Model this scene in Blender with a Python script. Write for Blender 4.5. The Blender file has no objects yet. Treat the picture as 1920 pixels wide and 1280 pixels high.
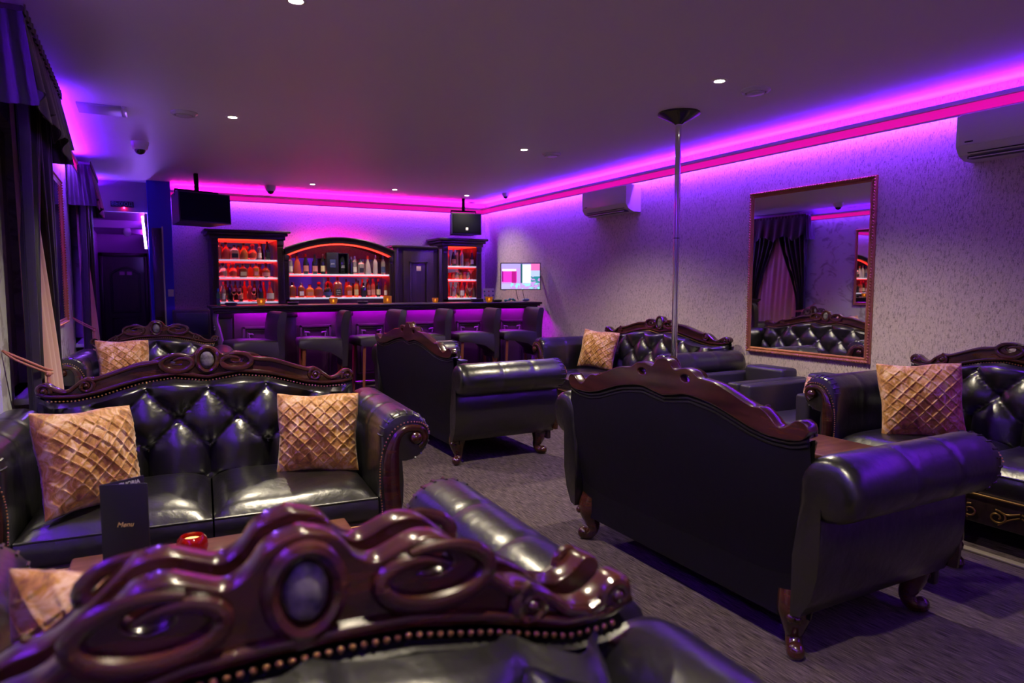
import bpy, bmesh, math, random
from mathutils import Vector, Matrix
R = math.radians
PI = math.pi
random.seed(7)
C = bpy.context.scene.collection
SC = bpy.context.scene

# ------------------------------------------------------------------ camera, light, exposure
CAM_H = 1.40
F_PX, HOR, VX = 1280.0, 534.0, 267.0           # 24 mm lens, horizon row, vanishing column of the long axis
_p = math.atan((640 - HOR) / F_PX)
_h = -math.atan((VX - 960) * math.cos(_p) / F_PX)
_F = Vector((math.sin(_h) * math.cos(_p), math.cos(_h) * math.cos(_p), -math.sin(_p)))
_R = Vector((math.cos(_h), -math.sin(_h), 0))
_U = _R.cross(_F)
EYE = Vector((0, 0, CAM_H))
cam_d = bpy.data.cameras.new('camera'); cam_d.sensor_width = 36; cam_d.lens = 36 * F_PX / 1920
cam_d.clip_start = 0.05; cam_d.clip_end = 60
cam_d.dof.use_dof = True; cam_d.dof.focus_distance = 4.2; cam_d.dof.aperture_fstop = 2.8
cam = bpy.data.objects.new('camera', cam_d); C.objects.link(cam)
m = Matrix((_R, _U, -_F)).transposed().to_4x4(); m.translation = EYE; cam.matrix_world = m
SC.camera = cam
SC.view_settings.view_transform = 'Standard'; SC.view_settings.look = 'None'
SC.view_settings.gamma = 1.0; SC.view_settings.use_curve_mapping = False
SC.view_settings.exposure = 0.4
SC.cycles.use_denoising = True; SC.cycles.max_bounces = 7; SC.cycles.diffuse_bounces = 4; SC.cycles.glossy_bounces = 4
SC.cycles.transmission_bounces = 6; SC.cycles.caustics_reflective = False; SC.cycles.caustics_refractive = False
SC.cycles.sample_clamp_indirect = 4.0
W = bpy.data.worlds.new('world'); SC.world = W; W.use_nodes = True
W.node_tree.nodes['Background'].inputs[0].default_value = (0.01, 0.008, 0.02, 1)
W.node_tree.nodes['Background'].inputs[1].default_value = 1.0
LED_WASH, LED_UP, LED_PINK, DOWN_W = 215.0, 290.0, .58, 170.0

def ray(x, y): return _F * F_PX + _R * (x - 960) + _U * (640 - y)
def at_y(x, y, Y): d = ray(x, y); return EYE + d * (Y / d.y)
def at_x(x, y, X): d = ray(x, y); return EYE + d * (X / d.x)
def at_z(x, y, Z): d = ray(x, y); return EYE + d * ((Z - CAM_H) / d.z)

# ------------------------------------------------------------------ materials
MATS = {}
def mat(name, col, rough=.5, metal=0, spec=.5, coat=0, emit=None, estr=0, trans=0, ior=1.45, sheen=0, alpha=1):
    if name in MATS: return MATS[name]
    M = bpy.data.materials.new(name); M.use_nodes = True; b = M.node_tree.nodes['Principled BSDF']
    I = b.inputs
    I['Base Color'].default_value = (*col, 1); I['Roughness'].default_value = rough; I['Metallic'].default_value = metal
    I['Specular IOR Level'].default_value = spec; I['Coat Weight'].default_value = coat; I['Coat Roughness'].default_value = .12
    I['Transmission Weight'].default_value = trans; I['IOR'].default_value = ior; I['Sheen Weight'].default_value = sheen
    I['Alpha'].default_value = alpha
    if emit: I['Emission Color'].default_value = (*emit, 1); I['Emission Strength'].default_value = estr
    MATS[name] = M
    return M
def nodes(M): return M.node_tree.nodes, M.node_tree.links, M.node_tree.nodes['Principled BSDF']
def noise_col(M, c1, c2, scale=(5, 5, 5), detail=4, lo=.35, hi=.65, coord='Object', dist=0, rough=.6):
    N, L, b = nodes(M)
    tc = N.new('ShaderNodeTexCoord'); mp = N.new('ShaderNodeMapping'); mp.inputs['Scale'].default_value = scale
    nz = N.new('ShaderNodeTexNoise'); nz.inputs['Scale'].default_value = 1; nz.inputs['Detail'].default_value = detail
    nz.inputs['Distortion'].default_value = dist; nz.inputs['Roughness'].default_value = rough
    rp = N.new('ShaderNodeValToRGB'); rp.color_ramp.elements[0].position = lo; rp.color_ramp.elements[1].position = hi
    rp.color_ramp.elements[0].color = (*c1, 1); rp.color_ramp.elements[1].color = (*c2, 1)
    L.new(tc.outputs[coord], mp.inputs[0]); L.new(mp.outputs[0], nz.inputs['Vector']); L.new(nz.outputs['Fac'], rp.inputs[0])
    L.new(rp.outputs[0], b.inputs['Base Color'])
    return rp, mp, nz
def bump(M, scale=(50, 50, 50), strength=.2, dist=.01, detail=4, coord='Object'):
    N, L, b = nodes(M)
    tc = N.new('ShaderNodeTexCoord'); mp = N.new('ShaderNodeMapping'); mp.inputs['Scale'].default_value = scale
    nz = N.new('ShaderNodeTexNoise'); nz.inputs['Scale'].default_value = 1; nz.inputs['Detail'].default_value = detail
    bp = N.new('ShaderNodeBump'); bp.inputs['Strength'].default_value = strength; bp.inputs['Distance'].default_value = dist
    L.new(tc.outputs[coord], mp.inputs[0]); L.new(mp.outputs[0], nz.inputs['Vector']); L.new(nz.outputs['Fac'], bp.inputs['Height'])
    L.new(bp.outputs[0], b.inputs['Normal'])
    return M
def emis(name, col, s):
    if name in MATS: return MATS[name]
    M = mat(name, (0, 0, 0), .6, emit=col, estr=s); return M

leather = bump(mat('black_leather', (.0045, .004, .005), .34, spec=1.0, coat=.5), (11, 11, 11), .30, .02, 5)
leather.node_tree.nodes['Principled BSDF'].inputs['Coat Roughness'].default_value = .24
leather_back = bump(mat('dull_leather', (.005, .0042, .005), .55, spec=.14), (30, 30, 30), .15, .006)
wood = mat('mahogany', (.055, .012, .008), .22, spec=.5, coat=.8)
noise_col(wood, (.018, .0045, .0035), (.062, .016, .009), (4, 4, 30), 5)
wood_dark = mat('dark_oak', (.018, .009, .009), .38, spec=.4, coat=.2)
noise_col(wood_dark, (.012, .006, .006), (.028, .013, .012), (30, 30, 3), 5)
wood_top = mat('table_wood', (.16, .06, .035), .3, coat=.5)
noise_col(wood_top, (.10, .032, .018), (.22, .085, .05), (3, 30, 30), 5)
brass = mat('brass_nail', (.75, .42, .15), .3, metal=1)
gold_trim = mat('worn_gilt', (.30, .17, .06), .35, metal=.8)
stone = mat('medallion_stone', (.10, .09, .10), .35, spec=.5)
noise_col(stone, (.03, .028, .035), (.20, .18, .19), (30, 30, 30), 4)
velvet = mat('crushed_velvet', (.5, .3, .1), .55, sheen=.35)
rp, _, _ = noise_col(velvet, (.17, .060, .006), (.66, .42, .29), (15, 15, 15), 6, .36, .64, dist=1.2, rough=.68)
_e = rp.color_ramp.elements.new(.50); _e.color = (.44, .20, .022, 1)
carpet = mat('carpet', (.2, .17, .2), .95, spec=.1)
noise_col(carpet, (.017, .0125, .015), (.155, .116, .122), (230, 11, 1), 5, .36, .68)
bump(carpet, (240, 30, 1), .5, .008)
plaster = mat('plaster_wallpaper', (.4, .36, .38), .75, spec=.25)
noise_col(plaster, (.15, .105, .11), (.68, .555, .57), (110, 110, 42), 6, .31, .50, rough=.72)
bump(plaster, (110, 110, 45), .45, .008, 5)
marble = mat('marble_wallpaper', (.7, .7, .72), .5, spec=.3)
noise_col(marble, (.44, .40, .43), (.68, .67, .72), (3.2, 3.2, 4.2), 7, .40, .47, dist=1.6, rough=.6)
ceil_m = mat('satin_ceiling', (.88, .80, .90), .5, spec=.2)
white_paint = mat('white_paint', (.62, .60, .60), .45)
white_plastic = mat('white_plastic', (.72, .70, .70), .25, spec=.5)
black_plastic = mat('black_plastic', (.012, .012, .014), .45)
black_cloth = mat('black_grille', (.006, .006, .008), .95, spec=.03)
blue_lit_paint = mat('blue_lit_paint', (.06, .04, .75), .7)  # blue LED light on the column put into its base colour
mauve_paint = mat('mauve_paint', (.36, .30, .40), .7)
chrome = mat('chrome', (.78, .78, .80), .08, metal=1)
dark_chrome = mat('dark_chrome', (.10, .09, .09), .16, metal=1)
mirror_m = mat('mirror_glass', (.86, .86, .88), .01, metal=1)
gilt = mat('gilt_frame', (.42, .17, .065), .38, metal=.55)
bump(gilt, (60, 60, 60), .4, .01)
drape_m = mat('dark_drape', (.024, .020, .022), .42, spec=.5, sheen=.3)
bump(drape_m, (120, 120, 6), .15, .004)
sheer_m = mat('pink_sheer', (.62, .36, .30), .7, sheen=.3)
rope_m = mat('tie_rope', (.50, .20, .13), .7)
stool_leather = mat('brown_leather', (.022, .015, .015), .48, spec=.4)
stool_wood = mat('stool_wood', (.20, .055, .025), .4)
chair_leather = bump(mat('armchair_leather', (.022, .019, .024), .38, spec=.55), (40, 40, 40), .12, .005)
glass_shelf = mat('glass_shelf', (.75, .85, .9), .15, spec=.6, emit=(.65, .62, 1.0), estr=.30)  # weak pale emission paints the shelf edges as lit glass
glass = mat('clear_glass', (.9, .92, .95), .04, trans=.9)
amber_glass = mat('amber_glass', (.85, .42, .06), .08, trans=.55, emit=(1, .42, .05), estr=.04)  # slight emission stands in for candlelight inside the amber cups
red_glass = mat('red_votive_glass', (.22, .005, .004), .10, trans=.45, emit=(1, .03, .01), estr=.03)  # faint red emission painted in for the candle's glow through the glass
flame = emis('candle_glow', (1, .50, .12), 7)
gold_ink = mat('gold_ink', (.6, .42, .12), .4)
paper = mat('paper', (.75, .73, .74), .6)
def liquid(name, col, tr=.35): return mat('bottle_' + name, col, .1, spec=.7, trans=tr)

# ------------------------------------------------------------------ mesh helpers
class MB:
    def __init__(s): s.v = []; s.f = []
    def add(s, vs, fs):
        o = len(s.v); s.v += [tuple(p) for p in vs]; s.f += [tuple(i + o for i in f) for f in fs]; return s
    def box(s, c, d, bev=0, seg=2, mtx=None):
        bm = bmesh.new(); bmesh.ops.create_cube(bm, size=1)
        for v in bm.verts: v.co = Vector((v.co.x * d[0], v.co.y * d[1], v.co.z * d[2]))
        if bev: bmesh.ops.bevel(bm, geom=bm.edges[:], offset=bev, segments=seg, affect='EDGES', profile=.5)
        for v in bm.verts:
            v.co += Vector(c)
            if mtx: v.co = mtx @ v.co
        bm.verts.index_update()
        s.add([v.co for v in bm.verts], [[v.index for v in f.verts] for f in bm.faces]); bm.free(); return s
    def span(s, a, b, bev=0, seg=2):
        return s.box([(p + q) / 2 for p, q in zip(a, b)], [abs(q - p) for p, q in zip(a, b)], bev, seg)
    def lathe(s, prof, c=(0, 0, 0), n=20, sq=None, close=True):
        vs, fs = [], []
        for r, z in prof:
            for k in range(n):
                a = 2 * PI * (k + .5) / n; ca, sa = math.cos(a), math.sin(a)
                if sq:   # rounded-square section
                    e = max(abs(ca), abs(sa)); f_ = 1 + (1 / e - 1) * sq
                    ca *= f_; sa *= f_
                vs.append((c[0] + r * ca, c[1] + r * sa, c[2] + z))
        for i in range(len(prof) - 1):
            for k in range(n):
                k2 = (k + 1) % n
                fs.append((i * n + k, i * n + k2, (i + 1) * n + k2, (i + 1) * n + k))
        if close:
            fs.append(tuple(reversed(range(n)))); fs.append(tuple(range((len(prof) - 1) * n, len(prof) * n)))
        return s.add(vs, fs)
    def tube(s, path, rad, n=8, caps=True, flat=None, up=(0, 0, 1)):
        """tube along path; rad number or list; flat=(normal, factor) squashes the section along normal"""
        P = [Vector(p) for p in path]; vs, fs = [], []
        if not isinstance(rad, (list, tuple)): rad = [rad] * len(P)
        nrm = None
        for i, p in enumerate(P):
            t = (P[min(i + 1, len(P) - 1)] - P[max(i - 1, 0)]).normalized()
            if flat: nrm = Vector(flat[0])
            elif nrm is None:
                nrm = Vector(up); nrm = nrm - t * nrm.dot(t)
                if nrm.length < 1e-3: nrm = Vector((1, 0, 0)) - t * t.x
            nrm = (nrm - t * nrm.dot(t)).normalized()
            bi = t.cross(nrm); k_ = flat[1] if flat else 1
            for k in range(n):
                a = 2 * PI * k / n
                vs.append(p + nrm * (math.cos(a) * rad[i] * k_) + bi * (math.sin(a) * rad[i]))
        for i in range(len(P) - 1):
            for k in range(n):
                k2 = (k + 1) % n; fs.append((i * n + k, i * n + k2, (i + 1) * n + k2, (i + 1) * n + k))
        if caps: fs.append(tuple(reversed(range(n)))); fs.append(tuple(range((len(P) - 1) * n, len(P) * n)))
        return s.add(vs, fs)
    def ball(s, c, r, n=10, m_=7, sc=(1, 1, 1)):
        prof = [(max(1e-4, r * math.sin(PI * i / m_)), -r * math.cos(PI * i / m_)) for i in range(m_ + 1)]
        o = len(s.v); s.lathe(prof, (0, 0, 0), n, close=False)
        for i in range(o, len(s.v)):
            x, y, z = s.v[i]; s.v[i] = (c[0] + x * sc[0], c[1] + y * sc[1], c[2] + z * sc[2])
        return s
    def grid(s, fn, nu, nv, closeu=False):
        vs = [fn(i / nu, j / nv) for j in range(nv + 1) for i in range(nu + 1)]
        fs = [(j * (nu + 1) + i, j * (nu + 1) + i + 1, (j + 1) * (nu + 1) + i + 1, (j + 1) * (nu + 1) + i) for j in range(nv) for i in range(nu)]
        return s.add(vs, fs)
    def prism(s, secs, cap=True):
        """loft of equal-count closed sections"""
        n = len(secs[0]); vs = [p for q in secs for p in q]; fs = []
        for i in range(len(secs) - 1):
            for k in range(n):
                k2 = (k + 1) % n; fs.append((i * n + k, i * n + k2, (i + 1) * n + k2, (i + 1) * n + k))
        if cap: fs.append(tuple(reversed(range(n)))); fs.append(tuple(range((len(secs) - 1) * n, len(secs) * n)))
        return s.add(vs, fs)
    def mesh(s, name, mt, ang=35):
        me = bpy.data.meshes.new(name); me.from_pydata(s.v, [], s.f); 
        bm = bmesh.new(); bm.from_mesh(me); bmesh.ops.recalc_face_normals(bm, faces=bm.faces); bm.to_mesh(me); bm.free()
        me.polygons.foreach_set('use_smooth', [True] * len(me.polygons))
        me.set_sharp_from_angle(angle=R(ang)); me.materials.append(mt); me.update()
        return me
    def build(s, name, mt, parent=None, ang=35, kind=None, label=None):
        return link(name, s.mesh(name, mt, ang), parent, kind, label)
def link(name, me, parent=None, kind=None, label=None):
    o = bpy.data.objects.new(name, me); C.objects.link(o); o.parent = parent
    if kind: o['kind'] = kind
    if label: o['label'] = label
    return o
def tag(o, label, cat, group=None):
    o['label'] = label; o['category'] = cat
    if group: o['group'] = group
    return o
def thing(name, label, cat, loc=(0, 0, 0), rz=0, group=None):
    o = bpy.data.objects.new(name, None); C.objects.link(o); o.empty_display_size = .1
    o.location = loc; o.rotation_euler = (0, 0, rz); return tag(o, label, cat, group)
def struct(name, mb, mt, ang=35):
    o = mb.build(name, mt, None, ang); o['kind'] = 'structure'; return o
def dup(root, loc, rz, label, group=None):
    def cp(o, par):
        c = o.copy(); C.objects.link(c); c.parent = par
        for ch in o.children: cp(ch, c)
        return c
    r = cp(root, None); r.location = loc; r.rotation_euler = (0, 0, rz); r['label'] = label
    if group: r['group'] = group
    return r
def plate(outlines, half, bev, mt, name, res=1):
    """flat shape in x,z with holes, thickness along y"""
    cu = bpy.data.curves.new('tmp', 'CURVE'); cu.dimensions = '2D'; cu.fill_mode = 'BOTH'; cu.extrude = max(0, half - bev)
    cu.bevel_depth = bev; cu.bevel_resolution = 2; cu.offset = -bev
    for ol in outlines:
        sp = cu.splines.new('POLY'); sp.points.add(len(ol) - 1); sp.use_cyclic_u = True
        for p, q in zip(sp.points, ol): p.co = (q[0], q[1], 0, 1)
    ob = bpy.data.objects.new('tmp', cu); C.objects.link(ob)
    dg = bpy.context.evaluated_depsgraph_get(); me = bpy.data.meshes.new_from_object(ob.evaluated_get(dg))
    bpy.data.objects.remove(ob); bpy.data.curves.remove(cu)
    me.transform(Matrix.Rotation(PI / 2, 4, 'X')); me.name = name; me.materials.clear(); me.materials.append(mt)
    me.polygons.foreach_set('use_smooth', [True] * len(me.polygons)); me.set_sharp_from_angle(angle=R(40))
    return me
def text_mesh(txt, size, mt, ext=.001, name='lettering', shear=0):
    cu = bpy.data.curves.new('tmp', 'FONT'); cu.body = txt; cu.size = size; cu.align_x = 'CENTER'; cu.align_y = 'CENTER'; cu.extrude = ext; cu.shear = shear
    ob = bpy.data.objects.new('tmp', cu); C.objects.link(ob)
    dg = bpy.context.evaluated_depsgraph_get(); me = bpy.data.meshes.new_from_object(ob.evaluated_get(dg))
    bpy.data.objects.remove(ob); bpy.data.curves.remove(cu); me.name = name
    me.transform(Matrix.Rotation(PI / 2, 4, 'X')); me.materials.clear(); me.materials.append(mt)
    return me
def smooth_path(pts, per=6):
    """Catmull-Rom through the points"""
    P = [Vector(p) for p in pts]; out = []
    for i in range(len(P) - 1):
        a, b, c, d = P[max(i - 1, 0)], P[i], P[i + 1], P[min(i + 2, len(P) - 1)]
        for k in range(per):
            t = k / per
            out.append(.5 * ((2 * b) + (c - a) * t + (2 * a - 5 * b + 4 * c - d) * t * t + (3 * b - a - 3 * c + d) * t ** 3))
    out.append(P[-1]); return out
def sstep(a, b, x):
    t = min(1, max(0, (x - a) / (b - a))); return t * t * (3 - 2 * t)
def interp(tab, x):
    for (x0, y0), (x1, y1) in zip(tab, tab[1:]):
        if x <= x1: return y0 + (y1 - y0) * (x - x0) / max(1e-9, x1 - x0)
    return tab[-1][1]

# ------------------------------------------------------------------ room shell
XR, XL, XN, YB, YF, ZC = 4.85, -.62, -1.15, 9.90, -3.2, 2.68
YS = 4.06                                            # the left wall steps out at this depth
struct('floor', MB().span((XN - .2, YF - .2, -.1), (XR + .2, 16.4, 0)), carpet)
struct('ceiling', MB().span((XN - .2, YF - .2, ZC), (XR + .2, YB + .1, ZC + .1)), ceil_m)
struct('wall_right', MB().span((XR, YF, 0), (XR + .12, YB + .1, ZC)), plaster)
struct('wall_back', MB().span((.352, YB, 0), (XR, YB + .1, ZC)), plaster)
struct('wall_front', MB().span((XN, YF - .1, 0), (XR, YF, ZC)), plaster)
WIN = [(4.42, 5.10), (8.22, 9.18)]                   # window openings along the left wall
wl = MB()
ys = [YS, WIN[0][0], WIN[0][1], WIN[1][0], WIN[1][1], YB]
for a, b in ((0, 1), (2, 3), (4, 5)): wl.span((XL - .14, ys[a], 0), (XL, ys[b], ZC))
for a, b in WIN: wl.span((XL - .14, a, 0), (XL, b, .80)); wl.span((XL - .14, a, 2.30), (XL, b, ZC))
wl.span((XN, YS, 0), (XL - .14, YS + .14, ZC)); wl.span((XN - .12, YF, 0), (XN, YS + .14, ZC))
struct('wall_left', wl, marble)
struct('column', MB().span((.09, 9.62, 0), (.352, YB + .1, ZC), .004), blue_lit_paint)
struct('wall_header', MB().span((XL, YB - .02, 2.31), (.09, YB + .08, ZC)), mauve_paint)
struct('wall_corridor_left', MB().span((-.86, YB + .1, 0), (-.76, 16.2, 2.5)), mauve_paint)
struct('wall_corridor_right', MB().span((.12, YB + .1, 0), (.22, 16.2, 2.5)), mauve_paint)
struct('wall_corridor_end', MB().span((-.86, 16.1, 0), (.22, 16.2, 2.5)), mauve_paint)
struct('ceiling_corridor', MB().span((-.86, YB + .1, 2.42), (.22, 16.2, 2.5)).span((-.76, 12.6, 2.30), (.12, 12.75, 2.42)), mauve_paint)
struct('baseboard_right', MB().span((XR - .02, YF, 0), (XR, YB, .09), .006), wood_dark)
struct('baseboard_left', MB().span((XL, YS, 0), (XL + .02, YB, .09), .006), wood_dark)
struct('trim_floor', MB().span((3.775, -.2, .0), (3.825, 4.35, .012), .003), mat('floor_strip', (.26, .22, .20), .6))  # thin grey-brown strip along the floor before the wall sofas
cl = struct('trim_corridor', MB().span((.06, YB + .15, 2.385), (.12, 15.9, 2.395)), white_paint)
MB().span((.07, YB + .2, 2.397), (.10, 15.8, 2.402)).build('ceiling_glow_strip', emis('corridor_fill_glow', (.35, .02, 1.0), 170), cl)  # violet strip added to brighten the dark corridor
# door at the end of the corridor
d1 = MB(); d1.span((-.68, 16.045, 0), (.08, 16.1, 1.97))
door = struct('door_1', d1, wood_dark)
fr = MB(); fr.span((-.76, 16.02, 0), (-.68, 16.1, 2.05), .008); fr.span((.04, 16.02, 0), (.12, 16.1, 2.05), .008); fr.span((-.76, 16.02, 1.97), (.12, 16.1, 2.05), .008)
fr.build('door_frame', wood_dark, door)
pm = MB(); pm.tube([(-.55, 16.04, .2), (-.55, 16.04, .72), (-.05, 16.04, .72), (-.05, 16.04, .2), (-.55, 16.04, .2)], .02, 6); pm.build('lower_panel_moulding', wood_dark, door)
arcp = [(-.55 + .5 * k / 10, 16.04, 1.62 + .13 * math.sin(PI * k / 10)) for k in range(11)]
MB().tube([(-.55, 16.04, .85)] + arcp + [(-.05, 16.04, .85), (-.55, 16.04, .85)], .02, 6).build('upper_panel_moulding', wood_dark, door)
MB().span((-.40, 16.03, 1.60), (-.31, 16.044, 1.67)).span((-.27, 16.03, 1.60), (-.18, 16.044, 1.67)).build('door_plate', mat('pink_plate', (.55, .25, .40), .5), door)
d2 = struct('door_2', MB().span((.125, 9.56, 0), (.235, 9.618, 2.10), .004), wood_dark)
MB().span((.236, 9.57, 0), (.252, 9.618, 2.12)).build('door_jamb', white_paint, d2)
MB().tube([(.15, 9.56, 1.0), (.15, 9.53, 1.0), (.20, 9.53, 1.0)], .008, 6).build('door_handle', chrome, d2)

# windows: frame, panes, sill
night = mat('frosted_night_pane', (.30, .26, .30), .35)
for i, (a, b) in enumerate(WIN):
    w = MB(); x = XL - .10
    w.span((x - .02, a, .80), (x + .03, a + .05, 2.30)); w.span((x - .02, b - .05, .80), (x + .03, b, 2.30))
    w.span((x - .02, a, .80), (x + .03, b, .86)); w.span((x - .02, a, 2.24), (x + .03, b, 2.30))
    w.span((x - .02, (a + b) / 2 - .035, .86), (x + .03, (a + b) / 2 + .035, 2.24))
    wo = struct('window_%d' % (i + 1), w, white_paint)
    for p, q in ((a + .05, (a + b) / 2 - .035), ((a + b) / 2 + .035, b - .05)):
        MB().span((x - .005, p, .86), (x + .005, q, 2.24)).build('pane', night, wo)
    MB().span((XL - .10, a - .04, .765), (XL + .08, b + .04, .80), .006).build('window_sill', white_paint, wo)

# ------------------------------------------------------------------ LED cornices
wash_m = emis('led_wash_violet', (.20, .030, 1.0), LED_WASH)
up_m = emis('led_up_violet', (.14, .006, 1.0), LED_UP)
up_pink_m = emis('led_up_pink', (1.0, .006, .55), LED_UP * .45)
pink_m = emis('led_pink', (1.0, .004, .46), LED_PINK)
trim_n = [1]
def cornice(p, q, nrm, upm):
    """fascia hung off the ceiling in front of a wall from p to q (x,y); nrm points into the room"""
    p, q, n = Vector((*p, 0)), Vector((*q, 0)), Vector((*nrm, 0)); t = (q - p).normalized(); L = (q - p).length
    mtx = Matrix((t, n, (0, 0, 1))).transposed().to_4x4(); mtx.translation = p
    def bx(a, b): return MB().box([(x + y) / 2 for x, y in zip(a, b)], [abs(y - x) for x, y in zip(a, b)], 0, 2, mtx)
    f = bx((0, .0, 2.588), (L, .105, 2.596))                      # tray fixed to the wall, open to the ceiling
    f.add(*_box8((0, .088, 2.508), (L, .096, 2.588), mtx)); f.add(*_box8((0, .096, 2.575), (L, .112, 2.588), mtx)); f.add(*_box8((0, .105, 2.588), (L, .112, 2.602), mtx)); f.add(*_box8((0, .090, 2.500), (L, .102, 2.508), mtx))
    o = struct('trim_%d' % trim_n[0], f, white_paint); trim_n[0] += 1
    bx((.002, .0965, 2.512), (L - .002, .0990, 2.570)).build('pink_led_diffuser', pink_m, o, label='glowing pink strip on the cornice face')
    bx((.01, .058, 2.580), (L - .01, .072, 2.586)).build('wall_wash_led', wash_m, o)
    bx((.01, .075, 2.5965), (L - .01, .090, 2.600)).build('ceiling_glow_strip', upm, o)
    return o
def _box8(a, b, mtx):
    vs = [mtx @ Vector((x, y, z)) for x in (a[0], b[0]) for y in (a[1], b[1]) for z in (a[2], b[2])]
    return vs, [(0, 1, 3, 2), (4, 6, 7, 5), (0, 4, 5, 1), (2, 3, 7, 6), (0, 2, 6, 4), (1, 5, 7, 3)]
cornice((XR, YF), (XR, YB - .10), (-1, 0), up_m)
cornice((.352, YB), (XR, YB), (0, -1), up_pink_m)
cornice((XL, 5.33), (XL, 8.02), (1, 0), up_m)
cornice((XL, YS + .02), (XL, 4.10), (1, 0), up_m)
cornice((XN, YF), (XN, YS), (1, 0), up_m)
cornice((XL, 9.42), (XL, YB - .03), (1, 0), up_m)
tb = MB().tube([at_y(267, 405, 9.93), at_y(274, 466, 9.93)], .012, 8)
tag(tb.build('led_tube', emis('led_tube_white', (.30, .12, 1.0), 160)), 'bright violet-white light tube beside the blue column', 'light')

# ------------------------------------------------------------------ sofas
CREST2 = ([(0, 1.076), (.04, 1.066), (.072, 1.034), (.10, 1.036), (.14, 1.044), (.185, 1.036), (.225, 1.014), (.26, 1.008), (.32, 1.002), (.39, .980), (.46, .955),
           (.515, .938), (.555, .939), (.592, .918), (.625, .888), (.65, .880), (.682, .893), (.712, .915), (.742, .919), (.765, .905), (.772, .885)],
          [(.758, .862), (.72, .842), (.60, .838), (.50, .855), (.40, .885), (.30, .912), (.16, .930), (.06, .915), (0, .906)])
CREST1 = ([(0, 1.064), (.045, 1.050), (.072, 1.018), (.098, 1.004), (.125, 1.012), (.165, 1.026), (.205, 1.022), (.238, .996), (.28, .957), (.315, .930), (.352, .920), (.388, .900),
           (.42, .872), (.462, .862), (.495, .876), (.522, .896), (.546, .892), (.556, .872)],
          [(.546, .850), (.50, .832), (.42, .832), (.28, .872), (.15, .898), (.06, .902), (0, .902)])
def crest_tab(kind):
    if kind == 1: return CREST1, .555
    if kind == 2: return CREST2, .772
    f = lambda x: x if x < .25 else .25 + (x - .25) * (.97 - .25) / (.772 - .25)
    return tuple([(f(x), z) for x, z in t] for t in CREST2), .97

def spiral(cx, cz, r0, r1, a0, turns, n=22, ax=1.0):
    out = []
    for i in range(n + 1):
        t = i / n; r = r0 + (r1 - r0) * t; a = R(a0) + turns * 2 * PI * t
        out.append((cx + ax * r * math.cos(a), cz + r * math.sin(a)))
    return out

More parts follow.
